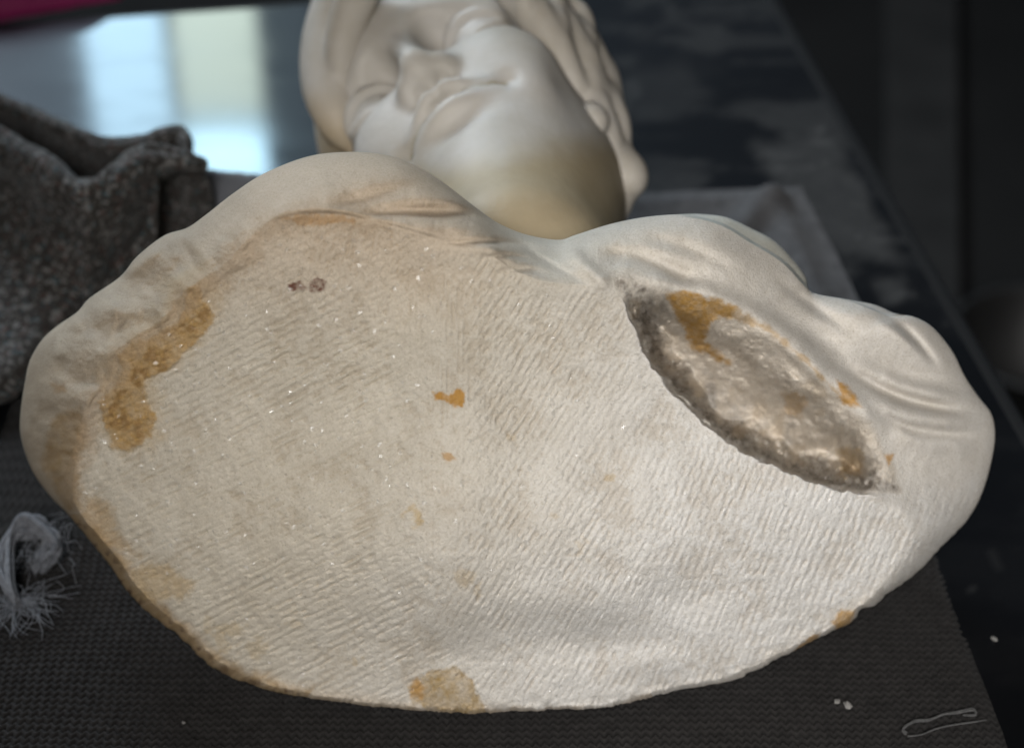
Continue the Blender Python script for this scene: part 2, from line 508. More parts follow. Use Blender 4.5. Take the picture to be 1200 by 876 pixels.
# ------------------------------------------------------------------ the marble torso
C0 = np.array([600.0, 530.0])
outline = [(412, 178), (454, 182), (487, 194), (517, 212), (542, 231), (567, 250), (587, 263), (617, 275), (654, 281), (675, 275), (717, 262), (758, 254), (797, 251),
           (824, 251), (852, 255), (879, 267), (907, 282), (929, 304), (944, 324), (951, 342), (989, 350), (1025, 357), (1048, 367), (1071, 371), (1094, 384), (1117, 412),
           (1132, 442), (1149, 467), (1161, 482), (1166, 498), (1166, 521), (1158, 558), (1146, 590), (1130, 614), (1106, 638), (1085, 661), (1062, 681), (1040, 695), (1025, 709),
           (1011, 713), (997, 729), (975, 739), (953, 750), (935, 760), (917, 769), (881, 787), (863, 796), (816, 805), (780, 812), (720, 829), (650, 833), (600, 835), (530, 837), (480, 834),
           (430, 828), (380, 821), (326, 813), (283, 799), (252, 783), (232, 768), (212, 747), (179, 722), (152, 696), (130, 664), (109, 638), (81, 604), (60, 583), (38, 552), (25, 514),
           (24, 485), (30, 443), (36, 420), (50, 397), (68, 381), (91, 365), (105, 349), (141, 324), (160, 301), (192, 276), (219, 267), (242, 251), (274, 226), (310, 203), (362, 183)]
crease = [(392, 252), (425, 258), (467, 268), (529, 287), (567, 294), (600, 315), (640, 330), (700, 336), (728, 350), (742, 384), (760, 421), (788, 462), (820, 494), (856, 521), (888, 540), (934, 560),
          (980, 574), (1021, 581), (1060, 584), (1069, 614), (1054, 647), (1040, 676), (1012, 704), (985, 727), (950, 744), (910, 766), (860, 789), (816, 799), (780, 806), (720, 822), (650, 828),
          (600, 829), (530, 830), (480, 828), (430, 821), (380, 814), (326, 805), (288, 791), (260, 776), (240, 760), (220, 740), (190, 716), (162, 688), (140, 656), (118, 630), (92, 598), (84, 570),
          (90, 540), (100, 509), (110, 470), (137, 443), (142, 416), (164, 397), (201, 375), (224, 343), (242, 331), (269, 315), (292, 292), (320, 265), (345, 254)]


def polar(pts):
    p = catmull(pts, 10, True) - C0
    a = np.arctan2(-p[:, 1], p[:, 0]); r = np.hypot(p[:, 0], p[:, 1])
    o = np.argsort(a); return np.r_[a[o] - 2 * np.pi, a[o], a[o] + 2 * np.pi], np.r_[r[o], r[o], r[o]]


oa, orr = polar(outline); ca, crr = polar(crease)
NU, NV = 960, 640
gu = np.linspace(-1, 1, NU)[:, None] + np.zeros((1, NV)); gv = np.linspace(-1, 1, NV)[None, :] + np.zeros((NU, 1))
big = np.abs(gu) >= np.abs(gv)
den_u = np.where(gu == 0, 1e-9, gu); den_v = np.where(gv == 0, 1e-9, gv)
rho = np.where(big, np.abs(gu), np.abs(gv))
th = np.where(big, np.where(gu >= 0, 0, np.pi) + (np.pi / 4) * gv / den_u, np.where(gv >= 0, np.pi / 2, -np.pi / 2) - (np.pi / 4) * gu / den_v)
th = np.arctan2(np.sin(th), np.cos(th))
tg = np.linspace(-np.pi, np.pi, 2881)
def psm(v, sg):
    k_ = np.exp(-(np.arange(-60, 61) / sg) ** 2); k_ /= k_.sum()
    q = np.convolve(np.pad(v[:-1], 60, mode='wrap'), k_, 'valid'); return np.r_[q, q[0]]
R0s = np.interp(th, tg, psm(np.interp(tg, oa, orr), 2.5))
R = R0s + 1.3 * vn(th * 40, th * 0, 3) * sstep(-0.2, -0.5, np.sin(th)) + 0.7 * vn(th * 110, th * 0, 4) * sstep(0.0, -0.3, np.sin(th))
rg_ = psm(np.interp(tg, ca, crr), 5); rs_ = psm(np.interp(tg, ca, crr), 24)
bl = sstep(-40, -26, np.degrees(tg)) * sstep(26, 8, np.degrees(tg))
Rc = np.minimum(np.interp(th, tg, rg_ * (1 - bl) + rs_ * bl), R0s - 5)
x = C0[0] + rho * R * np.cos(th); y = C0[1] - rho * R * np.sin(th)
s = np.clip((rho * R0s - Rc) / (R0s - Rc), 0, 1)
deg = np.degrees(th)
# how far back the rim rolls by direction
da = np.array([-180, -165, -150, -120, -90, -60, -45, -30, -18, -8, 5, 20, 35, 50, 65, 80, 100, 125, 145, 165, 180])
dv = np.array([.060, .045, .016, .008, .006, .006, .007, .010, .022, .036, .046, .052, .054, .055, .058, .064, .060, .058, .060, .064, .060])
Dr = np.interp(deg, da, dv)
wd = R - Rc

# base plane of the cut underside: leans back a little, gently domed
D = -0.006 + 0.052 * (835 - y) / 560
D += 0.030 * ((x - 560) / 560) ** 2 + 0.010 * np.abs((x - 560) / 560)
D -= 0.020 * np.exp(-((y - 640) / 120) ** 2) * np.exp(-((x - 570) / 420) ** 2)
D -= 0.006 * np.exp(-((x - 520) / 60) ** 2) * sstep(300, 420, y) * sstep(800, 700, y)
D += 0.0045 * np.exp(-(((x - 690) / 70) ** 2 + ((y - 755) / 30) ** 2)) - 0.003 * np.exp(-(((x - 660) / 90) ** 2 + ((y - 705) / 30) ** 2)) + 0.003 * np.exp(-(((x - 800) / 50) ** 2 + ((y - 700) / 26) ** 2)) + 0.003 * np.exp(-(((x - 535) / 34) ** 2 + ((y - 765) / 24) ** 2)) - 0.002 * np.exp(-(((x - 760) / 60) ** 2 + ((y - 775) / 16) ** 2))
D += 0.012 * np.exp(-(((x - 560) / 110) ** 2 + ((y - 745) / 40) ** 2)) * 0.2
# roll of the rim
rsoft = sstep(-42, -30, deg) * sstep(14, 2, deg)
prof_s = 0.42 * (s * (1 - rsoft) + s ** 2 * rsoft) + 0.58 * (1 - np.sqrt(np.clip(1 - s * s, 0, 1)))
D += Dr * prof_s


def ridge(pts, w, h, taper=0.15, n=6):
    """long fold: h>0 stands out towards the viewer"""
    global D
    pts = catmull(pts, n)
    lo = pts.min(0) - 4 * w; hi = pts.max(0) + 4 * w
    k = (x > lo[0]) & (x < hi[0]) & (y > lo[1]) & (y < hi[1])
    d, t, _ = pl_dist(x[k], y[k], pts)
    e = sstep(0, taper, t) * sstep(1, 1 - taper, t) if taper else 1
    D[k] -= h * np.exp(-(d / w) ** 2) * e


def lump(cx, cy, rx, ry, h, rot=0):
    global D
    a = math.radians(rot); dx = x - cx; dy = y - cy
    D -= h * np.exp(-((dx * math.cos(a) + dy * math.sin(a)) / rx) ** 2 - ((-dx * math.sin(a) + dy * math.cos(a)) / ry) ** 2)


# step at the crease along the top and left where the smooth rim rises above the tooled face
cd, ct, cs_ = pl_dist(x, y, crease + crease[:1])
rimmask = sstep(0, 10, rho * R - Rc); steep = np.sqrt(np.clip(1 - s * s, 0.02, 1))
deg2 = np.where(deg < -90, deg + 360, deg)
topleft = sstep(70, 95, deg2) * sstep(198, 176, deg2)
D -= (0.0034 + 0.003 * fbm(x / 40, y / 40, 87, 2)) * rimmask * topleft * np.exp(-cd / 16) * 1.3
# folds of the top left drapery
ridge([(250, 300), (320, 246), (400, 222), (470, 208), (545, 238), (620, 280)], 22, 0.004, 0.45)
ridge([(340, 258), (400, 240), (450, 226), (515, 208)], 9, -0.0030, 0.5)
ridge([(380, 258), (430, 251), (480, 247), (530, 248), (575, 257), (625, 286)], 7.5, -0.0060, 0.5)
ridge([(440, 238), (490, 232), (545, 238), (610, 272)], 10, 0.0030, 0.5)
ridge([(430, 262), (500, 266), (560, 270), (620, 292)], 9, 0.0022, 0.5)
ridge([(500, 287), (550, 283), (612, 286), (650, 300)], 4, -0.0036, 0.5)
ridge([(540, 292), (590, 295), (640, 314)], 7, 0.0022, 0.5)
ridge([(556, 303), (600, 299), (640, 312)], 3.2, -0.0026, 0.5)
ridge([(575, 321), (615, 315), (655, 326)], 4, -0.0024, 0.5)
ridge([(585, 262), (630, 300), (700, 338)], 4.5, -0.0026, 0.5)
# left rim: shallow scoops and soft ridges
ridge([(70, 384), (110, 366), (150, 356)], 12, 0.006, 0.25)
ridge([(95, 395), (140, 388), (190, 366)], 15, -0.005, 0.25)
ridge([(140, 326), (165, 306), (195, 284)], 10, 0.007, 0.25)
ridge([(165, 348), (200, 318), (235, 290)], 16, -0.006, 0.3)
ridge([(212, 322), (250, 296), (300, 255)], 12, 0.004, 0.3)
lump(75, 445, 34, 40, 0.006, 20)
lump(55, 530, 18, 50, -0.004, -15)
ridge([(200, 276), (225, 300), (232, 330)], 8, -0.003, 0.3)

# hollow on the right: sharp left edge, rough floor, smooth lip on the far side
pitL = np.array([(722, 335), (728, 350), (742, 384), (760, 421), (788, 462), (820, 494), (856, 521), (888, 540), (934, 560), (980, 574), (1021, 581), (1060, 581)], float)
lip = np.array([(736, 326), (775, 332), (812, 346), (866, 366), (911, 388), (943, 416), (975, 448), (1007, 480), (1030, 505), (1048, 540), (1058, 578)], float)
pit_poly = np.r_[catmull(pitL, 5), catmull(lip[::-1], 5)]
pxn = x + 7 * fbm(x / 30, y / 30, 301, 4, 0.6); pyn = y + 7 * fbm(x / 30, y / 30, 302, 4, 0.6)
ins = inside(pxn, pyn, pit_poly)
dl, tl, _ = pl_dist(pxn, pyn, catmull(pitL, 4)); dr, tr, _ = pl_dist(pxn, pyn, catmull(lip, 4))
jag = 9 * fbm(x / 26, y / 26, 91, 4)
wall_w = 36 + 14 * fbm(x / 60, y / 60, 12, 2)
pf = ins * sstep(-2, 4, dl) * (0.10 + 0.90 * sstep(0, 1, np.clip((dl + jag) / wall_w, 0, 1))) * (1 - 0.80 * sstep(0.12, 0.95, dl / (dl + dr + 1e-6))) * sstep(0, 55, dr)
pit_d = 0.078 * pf * sstep(0.0, 0.16, tl) * sstep(1.0, 0.80, tl)
D += pit_d
pitm = ins * sstep(0, 8, dl) * sstep(0, 12, dr)
D += pitm * (0.0009 * fbm(x / 44, y / 30, 44, 3, 0.5) + 0.0004 * fbm(x / 9, y / 9, 45, 3))
ridge([(742, 326), (790, 332), (850, 352), (911, 384), (960, 428), (1010, 478), (1040, 512)], 13, 0.006, 0.12)
ridge([(850, 372), (905, 398), (950, 436), (985, 470)], 12, 0.0045, 0.3)
ridge([(905, 410), (930, 430), (955, 452), (975, 468)], 8, -0.0025, 0.3)
lump(930, 455, 30, 18, 0.006, 40)
lump(880, 420, 30, 16, 0.004, 40)
# right drapery: shoulders of cloth and valleys
ridge([(690, 300), (745, 300), (790, 318), (830, 338)], 12, -0.006, 0.25)
ridge([(660, 285), (690, 315), (720, 338)], 9, 0.004, 0.25)
ridge([(920, 370), (990, 412), (1050, 438), (1120, 452)], 13, -0.0055, 0.35)
ridge([(960, 352), (1020, 378), (1080, 410), (1125, 440)], 16, 0.005, 0.3)
ridge([(970, 420), (1040, 458), (1090, 474), (1150, 482)], 7, -0.0060, 0.4)
ridge([(960, 392), (1040, 440), (1100, 462), (1155, 474)], 11, 0.0045, 0.3)
ridge([(1000, 452), (1050, 482), (1110, 494), (1160, 494)], 12, 0.0045, 0.3)
ridge([(1015, 476), (1065, 500), (1120, 508), (1162, 506)], 6, -0.0035, 0.4)
ridge([(1040, 505), (1090, 520), (1150, 522)], 10, 0.0025, 0.3)
ridge([(1035, 368), (1070, 394), (1105, 436)], 6, -0.0045, 0.4)
ridge([(1000, 356), (1045, 384), (1080, 420)], 8, 0.0025, 0.35)
ridge([(690, 284), (760, 280), (830, 300), (900, 340)], 9, -0.0028, 0.45)
ridge([(900, 318), (950, 356), (1010, 396)], 7, -0.0030, 0.45)
lump(850, 305, 50, 28, 0.006, 25)
# the pale lobe behind the front fold
front = np.array([(797, 252), (843, 263), (879, 284), (916, 307), (939, 331), (952, 344)], float)
fdist, ft, fs = pl_dist(x, y, catmull(front, 6))
behind = (fs < 0) & (x > 797) & (y < 344) & (x < 953)
D += 0.045 * behind * sstep(0, 3, fdist)
front2 = np.array([(985, 349), (1015, 360), (1042, 371), (1062, 370)], float)
fdist2, ft2, fs2 = pl_dist(x, y, catmull(front2, 6))
D += 0.02 * ((fs2 < 0) & (x > 985) & (x < 1060) & (y < 384)) * sstep(0, 3, fdist2)

# chisel marks of the tooled face
rimw = R - 6
tool = sstep(10, -16, rho * R0s - Rc + (9 + 22 * sstep(900, 1020, x)) * fbm(x / 34, y / 34, 88, 4, 0.6)) * (1 - pitm)
right_tool = poly_mask(x, y, [(1040, 590), (1150, 560), (1150, 600), (1090, 660), (1030, 705)], 30, 25, 77, 40) * 0.6
tool = np.clip(tool + right_tool, 0, 1)
wob = 1.8 * fbm(x / 34, y / 34, 21, 4)


def rows(angle, spacing, seed, seg=20):
    a = math.radians(angle)
    al = x * math.cos(a) - y * math.sin(a); ac = x * math.sin(a) + y * math.cos(a) + wob
    ph = ac / spacing
    row = np.floor(ph)
    off = _hash(row, row * 0, seed) * 50
    br = vn((al + off) / seg, row * 7.31, seed + 1)
    bead = vn((al + off) / 7.5, row * 5.17, seed + 3)
    return (0.5 + 0.5 * np.cos(2 * np.pi * ph)) ** 0.8 * (0.46 + 0.34 * br + 0.72 * bead) * 1.4 - 0.4


wc = np.exp(-((x - 522) / 34) ** 2) * sstep(300, 340, y) * (1 - 0.75 * sstep(470, 520, y)) + np.exp(-((x - 522) / 26) ** 2) * sstep(470, 560, y) * sstep(760, 640, y) * 0.3
wc = np.clip(wc, 0, 1)
wl = sstep(90, -90, x - 520 + 50 * fbm(x / 60, y / 60, 89, 3)); wr = 1 - wl
top = sstep(420, 330, y)
chis = (wl * (rows(27, 9.5, 101) * (1 - 0.6 * top) + top * 0.6 * rows(75, 9, 111)) + wr * (rows(58, 9.0, 201) * (1 - sstep(650, 850, x)) + rows(68, 9.5, 301) * sstep(650, 850, x)))
vert = (0.6 + 0.8 * vn(x / 9, y / 26, 19)) * np.cos(2 * np.pi * (x + 2.2 * fbm(x / 30, y / 50, 8, 2)) / 6.4) * (0.75 + 0.25 * vn(x / 8, y / 60, 9))
gran = fbm(x / 6.5, y / 6.5, 61, 3, 0.6)
big_und = fbm(x / 55, y / 55, 62, 3)
amp = (0.8 + 0.3 * fbm(x / 70, y / 70, 63, 2)) * sstep(836, 800, y)
Dm = (0.00080 - 0.00020 * wr) * amp * chis * (1 - 0.9 * wc) + 0.00030 * vert * wc + 0.00040 * gran * (1 - 0.3 * wc) + 0.0012 * big_und
D += tool * Dm
# smooth but not perfect rim
leftr = sstep(420, 250, x)
D += steep * (1 - tool) * ((0.0014 + 0.0030 * leftr) * fbm(x / 34, y / 34, 71, 3) + (0.00035 + 0.0004 * leftr) * fbm(x / 8, y / 8, 72, 3, 0.65))
D += 0.0016 * fbm(x / 10, y / 10, 73, 3) * sstep(22, 6, (R - rho * R)) * sstep(-150, -140, -np.abs(deg + 90) - 70)   # chipped lower edge

# stain shapes (pixel polygons of the face, converted through the same map as the shape)
c6 = lambda pts: [(p[0] / 2.19, 160 + p[1] / 2.19) for p in pts]
c5 = lambda pts: [(660 + p[0] / 2.19, 220 + p[1] / 2.19) for p in pts]
c8 = lambda pts: [(350 + p[0] / 1.905, 400 + p[1] / 1.905) for p in pts]
ochre = poly_mask(x, y, c6([(480, 385), (512, 378), (520, 420), (555, 455), (530, 500), (470, 560), (430, 600), (370, 630), (375, 680), (402, 720), (385, 770), (330, 812), (290, 800), (270, 740), (250, 680), (300, 640), (310, 600), (300, 560), (340, 530), (400, 510), (450, 480), (475, 440)]), 3, 5, 5, 9)
D -= 0.0012 * ochre * (0.6 + 0.6 * fbm(x / 7, y / 7, 52, 3))
z0 = at_y(x, y, D)
z0[..., 2] = np.maximum(z0[..., 2], 0.0006)

base = np.empty(x.shape + (3,))
wr_ = sstep(380, 980, x + 0.6 * (y - 500))[..., None]
base[:] = np.array([0.54, 0.495, 0.415]) * (1 - wr_) + np.array([0.68, 0.67, 0.65]) * wr_
warm = (sstep(420, 250, y) * sstep(640, 480, x))[..., None]
base = base * (1 - 0.55 * warm) + np.array([0.55, 0.43, 0.31]) * 0.55 * warm
smooth_rim = np.clip(1 - tool, 0, 1)[..., None] * sstep(600, 900, x)[..., None]
base = base * (1 - 0.6 * smooth_rim) + np.array([0.62, 0.575, 0.51]) * 0.6 * smooth_rim
trim = (np.clip(1 - tool, 0, 1) * sstep(330, 200, x + 0 * y) * 0 + np.clip(1 - tool, 0, 1) * sstep(640, 520, x))[..., None]
base = base * (1 - 0.6 * trim) + np.array([0.54, 0.445, 0.34]) * 0.6 * trim
lrim = (np.clip(1 - tool, 0, 1) * sstep(330, 200, x))[..., None]  # left rim: brown weathering, with its turned-away shade mixed into the colour
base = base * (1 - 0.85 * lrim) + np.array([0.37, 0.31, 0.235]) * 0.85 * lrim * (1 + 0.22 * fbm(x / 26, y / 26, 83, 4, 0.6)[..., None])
blot = fbm(x / 90, y / 90, 81, 4, 0.6)[..., None]
base *= 1 + 0.07 * blot
# dirt caught in the chisel marks
base *= 1 - (0.14 * tool * sstep(0.0, 0.9, Dm / 0.0009 + 0.5 * gran))[..., None] * np.array([0.8, 1.0, 1.25])


fine = fbm(x / 5, y / 5, 33, 3, 0.6); mid = fbm(x / 16, y / 16, 34, 3, 0.6)


def stain(mask, col, k=1.0):
    global base
    m = np.clip(mask * k * (0.95 + 0.25 * fine), 0, 1)[..., None]
    base = base * (1 - m) + np.array(col) * m


halo = sstep(34, 2, np.where(ochre > .5, 0, pl_dist(x, y, [(228, 340), (212, 372), (180, 405), (150, 440), (158, 500)])[0] - 14 + 16 * mid)) * (x < 330)
stain(halo, (0.47, 0.35, 0.2), 0.45)
stain(ochre * (0.78 + 0.22 * mid), (0.38, 0.23, 0.072))
stain(ochre * sstep(0.1, 0.5, mid), (0.22, 0.125, 0.05), 0.6)
stain(ochre * sstep(0.25, 0.6, fine), (0.46, 0.30, 0.12), 0.5)
stain(poly_mask(x, y, [(60, 490), (95, 475), (103, 505), (92, 550), (92, 592), (80, 600), (66, 575), (50, 545)], 6, 8, 6, 10) * (0.7 + 0.4 * mid), (0.30, 0.19, 0.075), 0.85)
stain(poly_mask(x, y, c6([(130, 632), (165, 635), (170, 655), (140, 655)]), 3, 3, 7, 6), (0.32, 0.2, 0.09), 0.6)
edge_dirt = sstep(26, 4, R - rho * R + 10 * mid) * (deg < -130) * (deg > -172)
stain(edge_dirt, (0.36, 0.24, 0.11), 0.75)
stain(edge_dirt * sstep(0.05, 0.4, fbm(x / 8, y / 8, 39, 3)) * sstep(16, 4, R - rho * R), (0.10, 0.055, 0.03), 0.8)
edge2 = sstep(9, 2, R - rho * R + 5 * mid) * (deg < -60) * (deg > -150)
stain(edge2, (0.30, 0.22, 0.13), 0.55)
stain(poly_mask(x, y, [(100, 580), (130, 590), (140, 625), (165, 650), (120, 640), (95, 605)], 8, 9, 8, 12), (0.40, 0.27, 0.13), 0.55)
stain(poly_mask(x, y, [(152, 668), (190, 660), (228, 680), (222, 698), (180, 705), (155, 700)], 5, 8, 9, 10), (0.44, 0.32, 0.17), 0.6)
stain(poly_mask(x, y, c8([(245, 770), (290, 735), (350, 725), (385, 750), (405, 795), (420, 828), (330, 828), (255, 806)]), 3, 5, 10, 10) * (0.75 + 0.35 * mid), (0.36, 0.24, 0.085), 0.9)
stain(poly_mask(x, y, c8([(245, 770), (262, 752), (285, 770), (275, 800), (250, 795)]), 4, 4, 11, 8), (0.44, 0.24, 0.06), 0.7)
stain(poly_mask(x, y, [(508, 459), (524, 462), (540, 454), (545, 462), (543, 476), (533, 478), (524, 470), (510, 468)], 2, 3.5, 12, 5), (0.42, 0.23, 0.06))
stain(poly_mask(x, y, [(517, 531), (529, 530), (534, 538), (524, 542)], 2, 3, 13, 5), (0.45, 0.28, 0.12), 0.8)
for (cx_, cy_, rr_, kk) in ((484, 600, 13, .55), (490, 612, 7, .5), (545, 680, 12, .3), (560, 690, 8, .35), (715, 558, 8, .5), (675, 575, 8, .35), (705, 540, 6, .4), (680, 640, 14, .3), (345, 720, 14, .28), (260, 742, 22, .35), (300, 760, 14, .3), (415, 772, 8, .4), (650, 605, 9, .3), (597, 512, 8, .3), (690, 655, 8, .25)):
    stain(sstep(rr_, rr_ * .3, np.hypot(x - cx_, y - cy_) + rr_ * 1.1 * mid + rr_ * .5 * fine), (0.46, 0.33, 0.15), kk)
stain(poly_mask(x, y, [(338, 333), (352, 328), (358, 334), (372, 324), (382, 330), (380, 341), (366, 344), (357, 339), (340, 341)], 1.5, 2.5, 14, 5) * (0.7 + .6 * mid + .5 * fine), (0.13, 0.055, 0.035), 1.0)
stain(poly_mask(x, y, [(330, 256), (360, 250), (405, 252), (420, 260), (390, 263), (350, 262)], 3, 6, 15, 6), (0.47, 0.26, 0.09), 0.75)
stain(sstep(22, 4, cd + 14 * mid) * topleft * (x < 460), (0.40, 0.30, 0.2), 0.5)
stain(poly_mask(x, y, [(975, 728), (985, 714), (1003, 714), (998, 730), (980, 740)], 3, 3, 16, 6), (0.46, 0.27, 0.08), 0.85)
stain(poly_mask(x, y, [(932, 762), (948, 745), (962, 742), (956, 752)], 2, 3, 17, 6), (0.42, 0.24, 0.07), 0.8)
# hollow: ochre streaks, grey grime that also paints shade on the left wall
grime_shade = pitm * sstep(54, 14, dl + 34 * mid)
stain(grime_shade * (0.75 + 0.5 * fine), (0.19, 0.165, 0.14), 0.9)
stain(grime_shade * sstep(0.1, 0.5, fbm(x / 7, y / 7, 36, 3)), (0.50, 0.46, 0.42), 0.6)
stain(pitm * (1 - np.clip(grime_shade, 0, 1)), (0.60, 0.53, 0.44), 0.7)
stain(pitm * sstep(0.1, 0.6, fbm(x / 24, y / 24, 37, 3)), (0.44, 0.35, 0.24), 0.45)
stain(poly_mask(x, y, c5([(270, 275), (310, 262), (380, 288), (440, 302), (430, 330), (375, 345), (365, 395), (430, 450), (395, 445), (330, 405), (290, 340)]), 4, 7, 18, 12), (0.45, 0.255, 0.06), 0.9)
stain(poly_mask(x, y, c5([(380, 282), (450, 312), (540, 362), (640, 450), (740, 560), (700, 530), (600, 430), (520, 368), (430, 330)]), 3, 5, 19, 10), (0.42, 0.26, 0.09), 0.6)
stain(poly_mask(x, y, c5([(700, 490), (735, 512), (765, 562), (715, 556)]), 3, 4, 20, 8), (0.48, 0.26, 0.06), 0.85)
stain(poly_mask(x, y, c5([(560, 530), (600, 522), (628, 550), (610, 585), (570, 580)]), 4, 7, 21, 8), (0.46, 0.30, 0.14), 0.6)
stain(poly_mask(x, y, c5([(700, 670), (760, 660), (770, 740), (720, 740)]), 6, 10, 22, 10), (0.42, 0.28, 0.11), 0.55)
stain(poly_mask(x, y, c5([(825, 685), (852, 682), (835, 715)]), 2, 2, 23, 8), (0.48, 0.25, 0.05), 0.9)
stain(sstep(5, 1, dl) * (tl > .05) * (tl < .97), (0.72, 0.70, 0.68), 0.5)
lump_green = behind[..., None] * 0.6
base = base * (1 - lump_green) + np.array([0.60, 0.62, 0.56]) * lump_green

# back of the torso: runs from the silhouette in to the neck
bidx = np.r_[[i * NV for i in range(NU)], [(NU - 1) * NV + j for j in range(1, NV)], [i * NV + NV - 1 for i in range(NU - 2, -1, -1)], [j for j in range(NV - 2, 0, -1)]]
V = z0.reshape(-1, 3); B = V[bidx]
Q = np.array([0.02, 0.30, 0.035])
rings = [V]; NB = len(bidx); q_all = [grid_quads(NU, NV)]
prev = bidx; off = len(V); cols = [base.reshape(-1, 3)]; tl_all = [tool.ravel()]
for k, f in enumerate((0.03, 0.12, 0.28, 0.5, 0.75, 1.0)):
    Pk = B + (Q - B) * f
    if f == 1.0: Pk = Q + (B - Q) * 0.02
    Pk[:, 2] = np.maximum(Pk[:, 2], 0.0006 + 0.0 * f)
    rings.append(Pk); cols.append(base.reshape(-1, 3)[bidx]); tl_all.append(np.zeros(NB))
    cur = off + np.arange(NB)
    q_all.append(np.stack([prev, np.roll(prev, -1), np.roll(cur, -1), cur], -1)); prev = cur; off += NB
q_all = np.concatenate(q_all)[:, ::-1]
bust = tag(empty('marble_bust', (0, 0.15, 0)), 'stained white marble bust lying on its back, rough chiselled underside facing the viewer', 'bust')
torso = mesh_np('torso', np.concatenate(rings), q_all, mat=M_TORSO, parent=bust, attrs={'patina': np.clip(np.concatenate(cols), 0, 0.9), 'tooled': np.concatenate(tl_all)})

# ------------------------------------------------------------------ the head: signed distance field, life-size millimetres
ROLL, PHI = math.radians(32), math.radians(39)
DH, SC = 1.15, 1.17                                   # distance of the eyes, scale over life size
N_ = -math.sin(ROLL) * RIGHT + math.cos(ROLL) * UP
HS = math.cos(ROLL) * RIGHT + math.sin(ROLL) * UP
HU = N_ * math.sin(PHI) + FWD * math.cos(PHI)
HF = N_ * math.cos(PHI) - FWD * math.sin(PHI)
YAW = math.radians(6)
HF, HS = HF * math.cos(YAW) - HS * math.sin(YAW), HS * math.cos(YAW) + HF * math.sin(YAW)
HO = at_depth(np.array(479.), np.array(63.), DH)
HM = np.stack([HS, HU, HF], 0)                        # rows: local axes in the world
to_local = lambda Pw: (np.asarray(Pw) - HO) @ HM.T / (SC * 0.001)
to_world = lambda Pl: HO + (np.asarray(Pl) * SC * 0.001) @ HM


def lp(px, py, t): return to_local(at_depth(np.asarray(px, float), np.asarray(py, float), np.asarray(t, float)))


